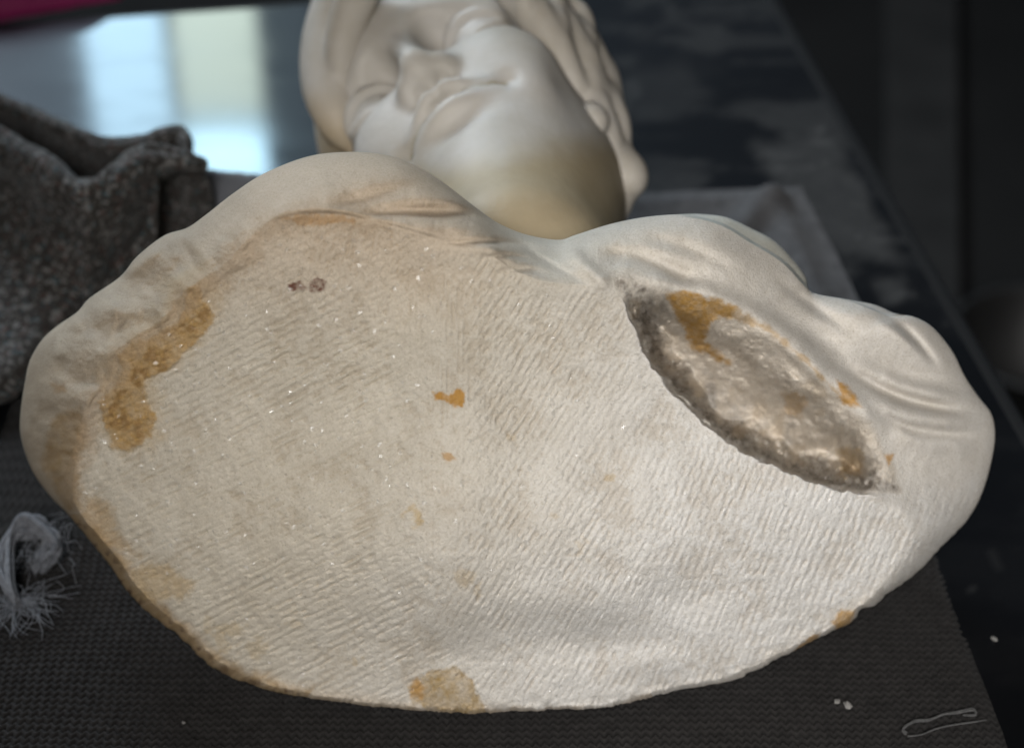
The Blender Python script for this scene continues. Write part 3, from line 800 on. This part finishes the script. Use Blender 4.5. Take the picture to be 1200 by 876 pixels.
class SDF:
    def __init__(self, lo, hi, h):
        self.lo = np.array(lo, float); self.h = h
        self.n = np.ceil((np.array(hi) - self.lo) / h).astype(int) + 1
        ax = [(self.lo[i] + h * np.arange(self.n[i])).astype(np.float32) for i in range(3)]
        self.x, self.y, self.z = np.meshgrid(*ax, indexing='ij', sparse=True)
        self.f = np.full(self.n, 60.0, np.float32)

    def ell(self, c, r):
        k = np.sqrt(((self.x - c[0]) / r[0]) ** 2 + ((self.y - c[1]) / r[1]) ** 2 + ((self.z - c[2]) / r[2]) ** 2)
        return (k - 1) * min(r)

    def cap(self, a, b, ra, rb):
        a = np.array(a, np.float32); b = np.array(b, np.float32); d = b - a; l2 = float(d @ d) + 1e-9
        t = np.clip(((self.x - a[0]) * d[0] + (self.y - a[1]) * d[1] + (self.z - a[2]) * d[2]) / l2, 0, 1)
        return np.sqrt((self.x - a[0] - t * d[0]) ** 2 + (self.y - a[1] - t * d[1]) ** 2 + (self.z - a[2] - t * d[2]) ** 2) - (ra + (rb - ra) * t)

    def add(self, g, k=6):
        h = np.clip(0.5 + 0.5 * (self.f - g) / k, 0, 1)
        self.f = (self.f * (1 - h) + g * h - k * h * (1 - h)).astype(np.float32)

    def sub(self, g, k=6):
        h = np.clip(0.5 - 0.5 * (self.f + g) / k, 0, 1)
        self.f = (self.f * (1 - h) - g * h + k * h * (1 - h)).astype(np.float32)

    def chain(self, pts, radii, k=4, n=4, sub=False):
        p = catmull(np.c_[np.asarray(pts, float), np.asarray(radii, float)], n)
        g = None
        for a, b_ in zip(p[:-1], p[1:]):
            c_ = self.cap(a[:3], b_[:3], a[3], b_[3]); g = c_ if g is None else np.minimum(g, c_)
        (self.sub if sub else self.add)(g, k)

    def mesh(self):
        f = self.f; inn = f < 0; n = self.n
        sh = tuple(n - 1)
        cnt = np.zeros(sh, np.uint8)
        for dx in (0, 1):
            for dy in (0, 1):
                for dz in (0, 1):
                    cnt += inn[dx:n[0] - 1 + dx, dy:n[1] - 1 + dy, dz:n[2] - 1 + dz]
        I, J, K = np.nonzero((cnt > 0) & (cnt < 8))
        idx = np.full(sh, -1, np.int64); idx[I, J, K] = np.arange(len(I))
        acc = np.zeros((len(I), 3)); w = np.zeros(len(I))
        for axis in range(3):
            o1, o2 = [a for a in range(3) if a != axis]
            for e in range(4):
                q = [I.copy(), J.copy(), K.copy()]
                bb = [0, 0, 0]; bb[o1] = e & 1; bb[o2] = e >> 1
                A = (I + bb[0], J + bb[1], K + bb[2])
                bb2 = list(bb); bb2[axis] = 1
                Bc = (I + bb2[0], J + bb2[1], K + bb2[2])
                fa, fb = f[A], f[Bc]
                m = (fa < 0) != (fb < 0)
                t = np.where(m, fa / np.where(fa == fb, 1, fa - fb), 0)
                pos = np.stack([np.full(len(I), bb[0], float), np.full(len(I), bb[1], float), np.full(len(I), bb[2], float)], -1)
                pos[:, axis] += t
                acc += np.where(m[:, None], pos, 0); w += m
        Vv = self.lo + self.h * (np.stack([I, J, K], -1) + acc / w[:, None])
        quads = []
        for axis in range(3):
            o1, o2 = (axis + 1) % 3, (axis + 2) % 3
            sl0 = [slice(None)] * 3; sl1 = [slice(None)] * 3
            sl0[axis] = slice(0, n[axis] - 1); sl1[axis] = slice(1, n[axis])
            ch = inn[tuple(sl0)] != inn[tuple(sl1)]
            E = np.stack(np.nonzero(ch), -1)
            ok = (E[:, o1] > 0) & (E[:, o2] > 0) & (E[:, o1] < n[o1] - 1) & (E[:, o2] < n[o2] - 1)
            E = E[ok]
            flip = inn[E[:, 0], E[:, 1], E[:, 2]]
            def ci(d1, d2):
                q = E.copy(); q[:, o1] += d1; q[:, o2] += d2
                return idx[q[:, 0], q[:, 1], q[:, 2]]
            qd = np.stack([ci(-1, -1), ci(0, -1), ci(0, 0), ci(-1, 0)], -1)
            qd = np.where(flip[:, None], qd, qd[:, ::-1])
            quads.append(qd)
        return Vv, np.concatenate(quads)


H = SDF((-100, -215, -185), (115, 150, 55), 2.0)
H.add(H.ell((0, 32, -82), (70, 100, 92)), 1)
H.add(H.ell((0, 48, -52), (64, 55, 56)), 14)              # forehead
H.add(H.ell((0, -40, -55), (54, 68, 52)), 16)             # jaw
H.add(H.ell((0, -94, -30), (27, 22, 24)), 22)             # chin
for sg in (-1, 1):
    H.add(H.ell((sg * 32, -34, -26), (24, 30, 22)), 16)   # cheek
    H.add(H.cap((sg * 8, 19, -7), (sg * 42, 17, -24), 9, 7), 10)   # brow
H.add(H.ell((0, -66, -20), (32, 24, 18)), 14)             # muzzle
for sg in (-1, 1):
    H.sub(H.ell((sg * 31, 0, 1), (21, 14, 23)), 7)        # eye socket
    H.sub(H.ell((sg * 17, 2, 1), (8.5, 14, 20)), 6)         # inner corner beside the bridge
    H.add(H.ell((sg * 32, 0, -22), (16, 12.5, 14)), 3)      # eyeball
    c_ = np.array([sg * 32, -0.5, -21.0])
    arc = lambda a, up: c_ + np.array([17 * math.cos(a), up * 9.5 * math.sin(a), 13.5 * math.sin(a) * 0.9])
    H.chain([arc(a, 1) for a in np.linspace(0.05, math.pi - .05, 7)], [2.2, 3.2, 4.0, 4.2, 4.0, 3.2, 2.2], 1.4)   # upper lid
    H.chain([arc(a, -1) for a in np.linspace(0.05, math.pi - .05, 7)], [1.8, 2.8, 3.3, 3.5, 3.3, 2.8, 1.8], 1.6)  # lower lid
H.chain([(0, 24, -7), (0, 6, 1), (0, -12, 6), (0, -26, 10)], [6, 5, 5.5, 6.2], 5)          # nose
H.add(H.ell((0, -29, 9), (7.5, 7, 8)), 4)
H.add(H.ell((0, -35, 1), (10, 6.5, 10)), 7)              # columella
for sg in (-1, 1):
    H.add(H.ell((sg * 11.5, -32, -1), (5.5, 7, 8.5)), 6)
    H.sub(H.ell((sg * 6, -42, 1), (2.0, 2.2, 3)), 5)      # nostril
H.chain([(-28, -64, -13), (-15, -58, 0), (-4, -55, 5.5), (0, -56.5, 5.5), (4, -55, 5.5), (15, -58, 0), (28, -64, -13)], [2, 3.2, 3.8, 3.6, 3.8, 3.2, 2], 5)
H.chain([(-25, -67, -11), (-13, -70, -1), (0, -71.5, 3), (13, -70, -1), (25, -67, -11)], [2, 4.2, 5.2, 4.2, 2], 6)
H.chain([(-30, -65, -11), (-15, -64.5, 4), (0, -65, 10.5), (15, -64.5, 4), (30, -65, -11)], [1.2, 1.6, 1.9, 1.6, 1.2], 1.8, sub=True)
for sg in (-1, 1):
    H.sub(H.ell((sg * 32, -65, -9), (5, 6, 5)), 7)
    H.add(H.ell((sg * 36, -58, -20), (7, 12, 7)), 14)      # fold beside the mouth corner
H.sub(H.ell((0, -85, 4), (20, 5, 9)), 8)                  # dip under the lip
H.sub(H.ell((0, -49, 8), (3, 5, 6)), 4)                   # philtrum
# neck, aimed into the torso
H.add(H.cap((2, -60, -80), lp(612, 340, 1.05), 45, 42), 30)
H.add(H.cap((6, -78, -48), lp(606, 300, 1.02), 30, 34), 26)
Hv, Hq = H.mesh()
Hw = to_world(Hv)
keep_z = Hw[:, 2]
Hw[:, 2] = np.maximum(keep_z, 0.002)
hx, hy = pix(Hw)
hc = np.empty((len(Hw), 3)); hc[:] = (0.49, 0.465, 0.425)
tn = sstep(160, 204, hy + 0.16 * (hx - 600) + 9 * fbm(hx / 40, hy / 40, 5, 3))[:, None]  # tan throat patina that also carries the torso's shade in its colour
hc = hc * (1 - 0.9 * tn) + np.array([0.40, 0.325, 0.205]) * 0.9 * tn
cr_ = np.clip(sstep(0, -7, np.where(np.abs(Hv[:, 1] + 65) < 5, Hv[:, 2] - 9 + 0.25 * np.abs(Hv[:, 0]), 5)), 0, 1) * (np.abs(Hv[:, 0]) < 30) * (np.abs(Hv[:, 1] + 65) < 2.2)
hc = hc * (1 - 0.4 * cr_[:, None]) + np.array([0.30, 0.25, 0.13]) * 0.4 * cr_[:, None]
head = mesh_np('head', Hw, Hq, mat=M_HEAD, parent=bust, attrs={'patina': hc})

# hair: carved mass and locks
G = SDF((-140, -230, -190), (170, 150, 60), 2.2)
G.add(G.ell((0, 42, -88), (82, 106, 90)), 1)
G.sub(G.ell((0, -32, 10), (61, 100, 86)), 8)
tt = lambda *a: np.array([lp(*q) for q in a])
# left bank of hair (left in the photograph)
G.chain(tt((418, -30, 1.20), (394, 30, 1.20), (386, 90, 1.19), (394, 135, 1.18), (404, 160, 1.18)), [14, 14, 14, 12, 7], 5)
G.chain(tt((440, -45, 1.16), (416, 0, 1.17), (400, 55, 1.175), (398, 110, 1.18)), [11, 11, 9, 5], 3)
G.chain(tt((404, -30, 1.23), (380, 45, 1.22), (378, 105, 1.21), (392, 150, 1.20)), [12, 12, 11, 8], 3)
# right bank
for a, r_ in (([(580, -60, 1.19), (630, 0, 1.18), (668, 60, 1.17), (692, 112, 1.165), (702, 150, 1.165)], [13, 13, 12, 11, 8]),
              ([(600, -60, 1.22), (650, 5, 1.21), (682, 60, 1.20), (706, 115, 1.19), (716, 160, 1.185)], [13, 12, 12, 11, 9]),
              ([(570, -40, 1.165), (620, 10, 1.155), (652, 58, 1.15), (676, 104, 1.148)], [9, 10, 9, 6]),
              ([(696, 125, 1.155), (707, 165, 1.15), (711, 205, 1.15), (708, 250, 1.15), (702, 285, 1.15)], [9, 10, 10, 9, 8]),
              ([(704, 110, 1.175), (719, 145, 1.165), (726, 180, 1.16)], [9, 9, 6]),
              ([(716, 170, 1.16), (724, 195, 1.155), (724, 230, 1.155), (716, 262, 1.155)], [8, 10, 9, 6])):
    G.chain(tt(*a), r_, 2.5)
G.add(G.ell(lp(730, 202, 1.155), (12, 17, 13)), 3)
G.add(G.ell(lp(693, 140, 1.135), (8.5, 11, 9)), 2)
for k, (x0, d0, r0, ph) in enumerate(((-14, 1.150, 5.5, 0.3), (-3, 1.158, 6, 2.0), (8, 1.168, 6, 4.1), (18, 1.18, 6, 5.6), (27, 1.195, 6, 1.1))):
    path = []
    for q in np.linspace(0, 1, 14):
        bx, by = np.interp(q, [0, .35, .7, 1], [606, 648, 684, 706]), np.interp(q, [0, .35, .7, 1], [-30, 22, 82, 150])
        w_ = 6.5 * math.sin(2 * math.pi * 2.6 * q + ph)
        path.append((bx + x0 * (1 - .45 * q) + w_ * .8, by - x0 * .35 - w_ * .5, d0 + .004 * math.cos(2 * math.pi * 2.6 * q + ph)))
    G.chain(tt(*path), [r0 * .8] + [r0] * 11 + [r0 * .8, r0 * .5], 2.0, 3)
Gv, Gq = G.mesh()
Gw = to_world(Gv); Gw[:, 2] = np.maximum(Gw[:, 2], 0.002)
gc = np.empty((len(Gw), 3)); gc[:] = (0.47, 0.44, 0.395)
gx, gy = pix(Gw)
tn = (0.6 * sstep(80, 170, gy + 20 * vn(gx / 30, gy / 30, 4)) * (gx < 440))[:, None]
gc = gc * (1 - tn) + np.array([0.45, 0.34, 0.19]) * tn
hair = mesh_np('hair', Gw, Gq, mat=M_HEAD, parent=head, attrs={'patina': gc})

# ------------------------------------------------------------------ knitted mat under the bust
e_r0, e_r1 = ground(1105, 650), ground(1182, 876)
e_l0, e_l1 = ground(-30, 600), ground(-120, 876)
ys = np.r_[np.arange(-0.178, 0.135, 0.0008), np.linspace(0.1355, 0.26, 40)]
rx = lambda yy: e_r0[0] + (e_r1[0] - e_r0[0]) * (yy - e_r0[1]) / (e_r1[1] - e_r0[1])
lx = lambda yy: e_l0[0] + (e_l1[0] - e_l0[0]) * (yy - e_l0[1]) / (e_l1[1] - e_l0[1])
nx_ = 860
tt_ = np.linspace(0, 1, nx_)[None, :]
XX = lx(ys)[:, None] * (1 - tt_) + rx(ys)[:, None] * tt_
XX += 0.0015 * fbm(ys * 22, ys * 0, 8, 2)[:, None] * sstep(0.9, 1, tt_)
YY = ys[:, None] + 0 * XX
wx = XX + 0.0012 * fbm(XX * 30, YY * 30, 3, 2); wy = YY + 0.0022 * fbm(XX * 18, YY * 18, 4, 2)
tri = np.abs(((wx / 0.0046) % 1) - 0.5) * 4 - 1
knit = np.cos(2 * np.pi * (wy / 0.0046 + 0.30 * tri))
Z = -0.0013 + 0.0008 * knit * sstep(1.0, 0.985, tt_) + 0.0003 * vn(XX * 700, YY * 700, 5) + 0.0012 * fbm(XX * 12, YY * 12, 6, 2) - 0.0014
Z -= 0.002 * sstep(0.985, 1.0, tt_)
Z = np.where(Z > -0.0002, -0.0002, Z)
P = np.stack([XX, YY, Z], -1)
topq = grid_quads(len(ys), nx_)
knit_tone = np.clip(0.35 + 0.5 * knit + 0.25 * fbm(XX * 220, YY * 220, 12, 2) + 0.25 * fbm(XX * 9, YY * 9, 13, 3), 0, 1) ** 1.5  # paler on the knit ridges, darker in the grooves
mat_o = mesh_np('knitted_mat', P.reshape(-1, 3), topq, mat=M_MAT, attrs={'knit_tone': knit_tone.ravel() * 0.8})
tag(mat_o, 'charcoal grey knitted cloth spread under the marble bust', 'cloth')

# crumpled far end of cloth beside the head
gx_, gy_ = np.meshgrid(np.linspace(0, 1, 170), np.linspace(0, 1, 140), indexing='ij')
k00, k10, k11, k01 = ground(700, 222, 0), ground(940, 214, 0), ground(1020, 372, 0), ground(650, 372, 0)
P = (k00 * ((1 - gx_) * (1 - gy_))[..., None] + k10 * (gx_ * (1 - gy_))[..., None] + k11 * (gx_ * gy_)[..., None] + k01 * ((1 - gx_) * gy_)[..., None])
X, Y = P[..., 0], P[..., 1]
qx, qy = pix(P)
d1, t1, _ = pl_dist(qx, qy, [(745, 232), (840, 226), (905, 232), (940, 300), (960, 350)])
d2, t2, _ = pl_dist(qx, qy, [(905, 232), (870, 270), (800, 300)])
d3, t3, _ = pl_dist(qx, qy, [(990, 330), (1000, 300), (960, 260)])
Z = 0.003 + 0.005 * np.exp(-(d1 / 18) ** 2) + 0.010 * np.exp(-(d2 / 16) ** 2) + 0.007 * np.exp(-(d3 / 14) ** 2) + 0.0035 * fbm(X * 16, Y * 16, 41, 3)
edge = np.minimum(np.minimum(gx_, 1 - gx_), gy_) 
Z = np.maximum(Z, 0.0005) * sstep(0, 0.16, edge) + TZ + 0.0015
ph = (X + 0.4 * Z) / 0.005; Z = Z + 0.0006 * np.cos(2 * np.pi * ph) * np.cos(2 * np.pi * (Y / 0.005))
P[..., 2] = Z
P[..., 0] += 0.003 * fbm(X * 20, Y * 20, 44, 3) * (edge < 0.1)
tag(mesh_np('crumpled_cloth', P.reshape(-1, 3), grid_quads(170, 140), mat=M_RUMPLE), 'crumpled grey woven cloth lying between the marble head and the table edge', 'cloth')

# ------------------------------------------------------------------ wool blanket bundle on the left
def sheet(name, rows_px, mat, thick=0.0, nsub=10, wob=0.004, seed=0, parent=None):
    """loft through rows of (px, py, depth) control points, each row a curve across the bundle"""
    rows_w = [catmull(at_depth(np.array([p[0] for p in r], float), np.array([p[1] for p in r], float), np.array([p[2] for p in r], float)), nsub) for r in rows_px]
    rows_w.insert(0, np.c_[rows_w[0][:, 0], rows_w[0][:, 1] + 0.035, np.full(len(rows_w[0]), TZ + 0.003)])
    A = np.array(rows_w)                                     # rows x cols x 3
    A = np.stack([catmull(A[:, j], nsub) for j in range(A.shape[1])], 1)
    n, m = A.shape[:2]
    du = np.gradient(A, axis=0); dv_ = np.gradient(A, axis=1)
    nn = np.cross(du, dv_); nn /= np.linalg.norm(nn, axis=-1, keepdims=True) + 1e-9
    i, j = np.meshgrid(np.arange(n), np.arange(m), indexing='ij')
    A = A + nn * (wob * fbm(i / 14.0, j / 14.0, seed, 3) + 0.6 * wob * (np.abs(fbm(i / 9.0 + 0.35 * j / 9.0, j / 20.0, seed + 9, 3)) - 0.25) + 0.0009 * fbm(i / 2.2, j / 2.2, seed + 3, 2))[..., None]
    A[..., 2] = np.maximum(A[..., 2], TZ + 0.001)
    o = mesh_np(name, A.reshape(-1, 3), grid_quads(n, m), mat=mat, parent=parent)
    if thick:
        md = o.modifiers.new('thickness', 'SOLIDIFY'); md.thickness = thick; md.offset = 0
    return o


def gdepth(px, py, z):
    q = ground(np.array(px, float), np.array(py, float), z); return float((q - CAM) @ FWD)


blanket = tag(empty('wool_blanket', tuple(ground(60, 330, TZ))), 'bunched grey flecked wool blanket heaped on the table left of the bust', 'blanket')
# columns run from behind the fold, over the ridge, down the front face
g = lambda px, py, z: (px, py, gdepth(px, py, z))
xs_ = [-90, -40, 0, 33, 68, 93, 120, 150, 185]
ridge2 = [115, 140, 158, 175, 200, 214, 208, 190, 182]
rows_ = []
rows_.append([g(a + 5, b + 26, 0.045) for a, b in zip(xs_, ridge2)])
rows_.append([g(a + 3, b + 8, 0.085) for a, b in zip(xs_, ridge2)])
rows_.append([g(a, b, 0.105) for a, b in zip(xs_, ridge2)])
rows_.append([g(a, b + 22, 0.098) for a, b in zip(xs_, ridge2)])
rows_.append([g(a, b + 75, 0.062) for a, b in zip(xs_, ridge2)])
rows_.append([g(a, b + 140, 0.035) for a, b in zip(xs_, [190, 190, 190, 192, 196, 200, 196, 180, 165])])
rows_.append([g(a, b, 0.020) for a, b in zip(xs_, [450, 445, 440, 420, 390, 360, 330, 300, 270])])
rows_.append([g(a, b, 0.004) for a, b in zip(xs_, [475, 470, 470, 450, 420, 390, 360, 330, 300])])
sheet('front_fold', rows_, M_WOOL, 0.004, 8, 0.006, 5, blanket)
xs_ = [-90, -40, 0, 41, 82, 120, 164, 192, 212, 219]
r1_ = [80, 98, 115, 129, 148, 163, 162, 155, 152, 172]
rows_ = [[g(a, b + 30, 0.02) for a, b in zip(xs_, r1_)],
         [g(a, b + 4, 0.075) for a, b in zip(xs_, r1_)],
         [g(a, b, 0.088) for a, b in zip(xs_, r1_)],
         [g(a, b + 14, 0.084) for a, b in zip(xs_, r1_)],
         [g(a, b + 40, 0.055) for a, b in zip(xs_, r1_)],
         [g(a, b + 75, 0.03) for a, b in zip(xs_, r1_)]]
sheet('rear_fold', rows_, M_WOOL, 0.004, 8, 0.005, 15, blanket)
rows_ = [[g(112, 222, 0.085), g(137, 205, 0.09), g(164, 192, 0.094), g(192, 186, 0.096), g(222, 192, 0.094), g(240, 198, 0.088)],
         [g(112, 214, 0.098), g(137, 197, 0.104), g(164, 184, 0.108), g(192, 179, 0.108), g(222, 187, 0.105), g(242, 193, 0.098)],
         [g(108, 228, 0.10), g(134, 212, 0.106), g(160, 200, 0.108), g(186, 193, 0.106), g(214, 196, 0.10), g(238, 203, 0.092)],
         [g(104, 262, 0.085), g(128, 250, 0.085), g(152, 238, 0.085), g(172, 226, 0.082), g(186, 216, 0.076), g(192, 210, 0.07)],
         [g(100, 310, 0.06), g(125, 300, 0.055), g(150, 288, 0.05), g(170, 275, 0.045), g(183, 262, 0.04), g(188, 250, 0.035)],
         [g(98, 380, 0.02), g(124, 360, 0.015), g(150, 335, 0.012), g(172, 310, 0.01), g(186, 290, 0.008), g(192, 275, 0.006)]]
sheet('side_fold', rows_, M_WOOL, 0.004, 8, 0.0045, 25, blanket)

# smooth slate cloth folded at the blanket's end
rows_ = [[g(190, 216, 0.03), g(212, 214, 0.045), g(238, 204, 0.055), g(262, 206, 0.055), g(300, 211, 0.05), g(340, 214, 0.04)],
         [g(190, 226, 0.034), g(210, 224, 0.05), g(232, 212, 0.060), g(262, 214, 0.058), g(300, 220, 0.053), g(340, 222, 0.042)],
         [g(190, 250, 0.018), g(210, 248, 0.03), g(226, 246, 0.04), g(262, 248, 0.04), g(300, 250, 0.035), g(340, 250, 0.03)],
         [g(190, 300, 0.0), g(210, 300, 0.002), g(222, 300, 0.004), g(262, 300, 0.004), g(300, 300, 0.004), g(340, 300, 0.004)]]
tag(sheet('folded_cloth', rows_, M_SLAB, 0.004, 10, 0.0012, 35), 'smooth slate grey cloth folded between the blanket and the bust', 'cloth')


# ------------------------------------------------------------------ threads, crumbs, pink plastic
def tube(pts, radii, n=7):
    p = catmull(np.c_[np.asarray(pts, float), np.asarray(radii, float)], 6)
    c_, r_ = p[:, :3], p[:, 3]
    t = np.gradient(c_, axis=0); t /= np.linalg.norm(t, axis=1, keepdims=True) + 1e-9
    a = np.cross(t, np.array([0.13, 0.2, 0.97])); a /= np.linalg.norm(a, axis=1, keepdims=True) + 1e-9
    b_ = np.cross(t, a)
    th_ = np.linspace(0, 2 * np.pi, n, endpoint=False)
    V_ = c_[:, None] + r_[:, None, None] * (np.cos(th_)[None, :, None] * a[:, None] + np.sin(th_)[None, :, None] * b_[:, None])
    return V_.reshape(-1, 3), grid_quads(len(c_), n, True)


def join(parts):
    V_, Q_, o = [], [], 0
    for v_, q_ in parts:
        V_.append(v_); Q_.append(q_ + o); o += len(v_)
    return np.concatenate(V_), np.concatenate(Q_)


def gp(px, py, z): return ground(np.array(px, float), np.array(py, float), z)


cord = tag(empty('frayed_cord', tuple(gp(25, 690, 0))), 'frayed white cotton cord curled on the dark cloth left of the bust', 'cord')
main = [gp(22, 706, .004), gp(14, 690, .006), gp(8, 668, .008), gp(9, 642, .010), gp(20, 622, .013), gp(38, 615, .014), gp(54, 622, .013), gp(64, 638, .010), (gp(58, 655, .006)), gp(48, 662, .004)]
mr = [.0022, .0034, .0036, .0032, .0036, .0052, .0056, .0052, .0048, .002]
strands = []
for k in range(16):
    o_ = 0.0024 * rng.standard_normal(3)
    ph = rng.uniform(0, 6.28)
    pts = [np.array(p) + o_ + 0.0021 * np.array([math.cos(ph + 1.1 * i), math.sin(ph + 1.1 * i), abs(math.sin(ph + .8 * i))]) * (r_ / .004) for i, (p, r_) in enumerate(zip(main, mr))]
    strands.append(tube(pts, [r_ * 0.42 for r_ in mr], 6))
v_, q_ = join(strands); mesh_np('strand', v_, q_, mat=M_YARN, parent=cord)
fib = []
for k in range(90):
    base_p = np.array(gp(22 + rng.normal(0, 5), 702 + rng.normal(0, 6), .004))
    ang = rng.uniform(-2.9, 0.35); L = rng.uniform(.008, .034)
    d_ = np.array([math.cos(ang), math.sin(ang), 0])
    pts = [base_p]
    for i in range(4):
        d_ = d_ + 0.45 * rng.standard_normal(3) * np.array([1, 1, .2]); d_ /= np.linalg.norm(d_)
        q = pts[-1] + d_ * L / 4; q[2] = np.clip(q[2] - .0006 + abs(rng.normal(0, .001)), .0006, .006); pts.append(q)
    fib.append(tube(pts, [.00022] * 4 + [.00010], 4))
for k in range(50):
    base_p = np.array(gp(50 + rng.normal(0, 14), 640 + rng.normal(0, 14), .012)); d_ = rng.standard_normal(3); d_ /= np.linalg.norm(d_)
    pts = [base_p, base_p + d_ * .006, base_p + d_ * .010 + rng.normal(0, .003, 3), base_p + d_ * .013 + rng.normal(0, .004, 3)]
    fib.append(tube(pts, [.00018] * 4, 4))
v_, q_ = join(fib); v_[:, 2] = np.maximum(v_[:, 2], .0002)
tag(mesh_np('fibres', v_, q_, mat=M_YARN, parent=cord), kind='stuff')

# thread loop on the right of the cloth
th_pts = [(1062, 859), (1058, 853), (1072, 846), (1090, 842), (1106, 836), (1122, 834), (1140, 831), (1144, 837), (1128, 838)]
lo_ = [gp(px_, py_, .0008) for px_, py_ in th_pts]
lo2 = [gp(px_, py_, .0008) for px_, py_ in [(1064, 862), (1080, 860), (1098, 853), (1116, 849), (1136, 846), (1156, 843)]]
v_, q_ = join([tube([p + rng.normal(0, .0005, 3) * (1, 1, .3) for p in lo_], [.0006] * len(lo_), 5), tube([p + rng.normal(0, .0005, 3) * (1, 1, .3) for p in lo_], [.0003] * len(lo_), 5), tube(lo2, [.0005, .00035, .0005, .0004, .0005, .0003], 5)])
M_THREAD, *_ = cloth_mat('grey_thread', (0.045, 0.045, 0.045), (0.11, 0.11, 0.11), 500)
tag(mesh_np('thread_loop', v_, q_, mat=M_THREAD), 'thin pale thread lying in a loop on the dark cloth at lower right', 'thread')


def chip(px_, py_, z, r, seed, label):
    bm = bmesh.new(); bmesh.ops.create_icosphere(bm, subdivisions=2, radius=1)
    rs = np.random.default_rng(seed)
    sx_, sy_, sz_ = r * rs.uniform(.7, 1.5), r * rs.uniform(.6, 1.1), r * rs.uniform(.4, .7)
    for v in bm.verts:
        k = 1 + .25 * rs.standard_normal(); v.co = Vector((v.co.x * sx_ * k, v.co.y * sy_ * k, max(v.co.z, -.4) * sz_ * k))
    bmesh.ops.rotate(bm, verts=bm.verts, cent=(0, 0, 0), matrix=Matrix.Rotation(rs.uniform(0, 6), 3, 'Z'))
    o = bm_obj('marble_crumb', bm, M_CHIP); o.location = gp(px_, py_, z + sz_ * .4)
    return tag(o, label, 'crumb', 'marble crumbs around the bust')


chip(981, 821, 0, .0014, 1, 'round white crumb on the cloth left of the thread loop')
chip(994, 826, 0, .0024, 2, 'long white crumb, the larger of two on the cloth below the bust')
chip(1165, 748, TZ, .0020, 3, 'pale crumb alone on the black table at far right')
chip(215, 846, 0, .0008, 4, 'tiny pale crumb on the cloth near the lower left edge')

# pink plastic in the far corner
px0 = gp(10, 30, TZ)
n_, m_ = 40, 60
u_, v_ = np.meshgrid(np.linspace(0, 1, n_), np.linspace(0, 1, m_), indexing='ij')
a0, a1, b1, b0 = gp(-160, 52, TZ), gp(0, 44, TZ), gp(150, -6, TZ), gp(-120, -120, TZ)
cA, cB = gp(-170, 60, TZ), gp(142, 4, TZ); cC, cD = gp(170, -60, TZ), gp(-170, -90, TZ)
P = cA * ((1 - u_) * (1 - v_))[..., None] + cB * (u_ * (1 - v_))[..., None] + cC * (u_ * v_)[..., None] + cD * ((1 - u_) * v_)[..., None]
P[..., 2] = TZ + 0.004 + 0.05 * np.clip(np.sin(np.pi * np.clip(v_ * 1.0, 0, 1)), 0, 1) ** .6 * np.clip(np.sin(np.pi * u_), 0, 1) ** .5 + 0.004 * fbm(u_ * 6, v_ * 9, 3, 3)
pk = mesh_np('plastic_bag', P.reshape(-1, 3), grid_quads(n_, m_), mat=M_PINK)
pk.modifiers.new('thickness', 'SOLIDIFY').thickness = 0.001
tag(pk, 'glossy pink plastic bag at the far left corner of the table', 'bag')
print('tris', sum(len(o.data.loop_triangles) if o.data.calc_loop_triangles() is None else 0 for o in bpy.data.objects if o.type == 'MESH'))
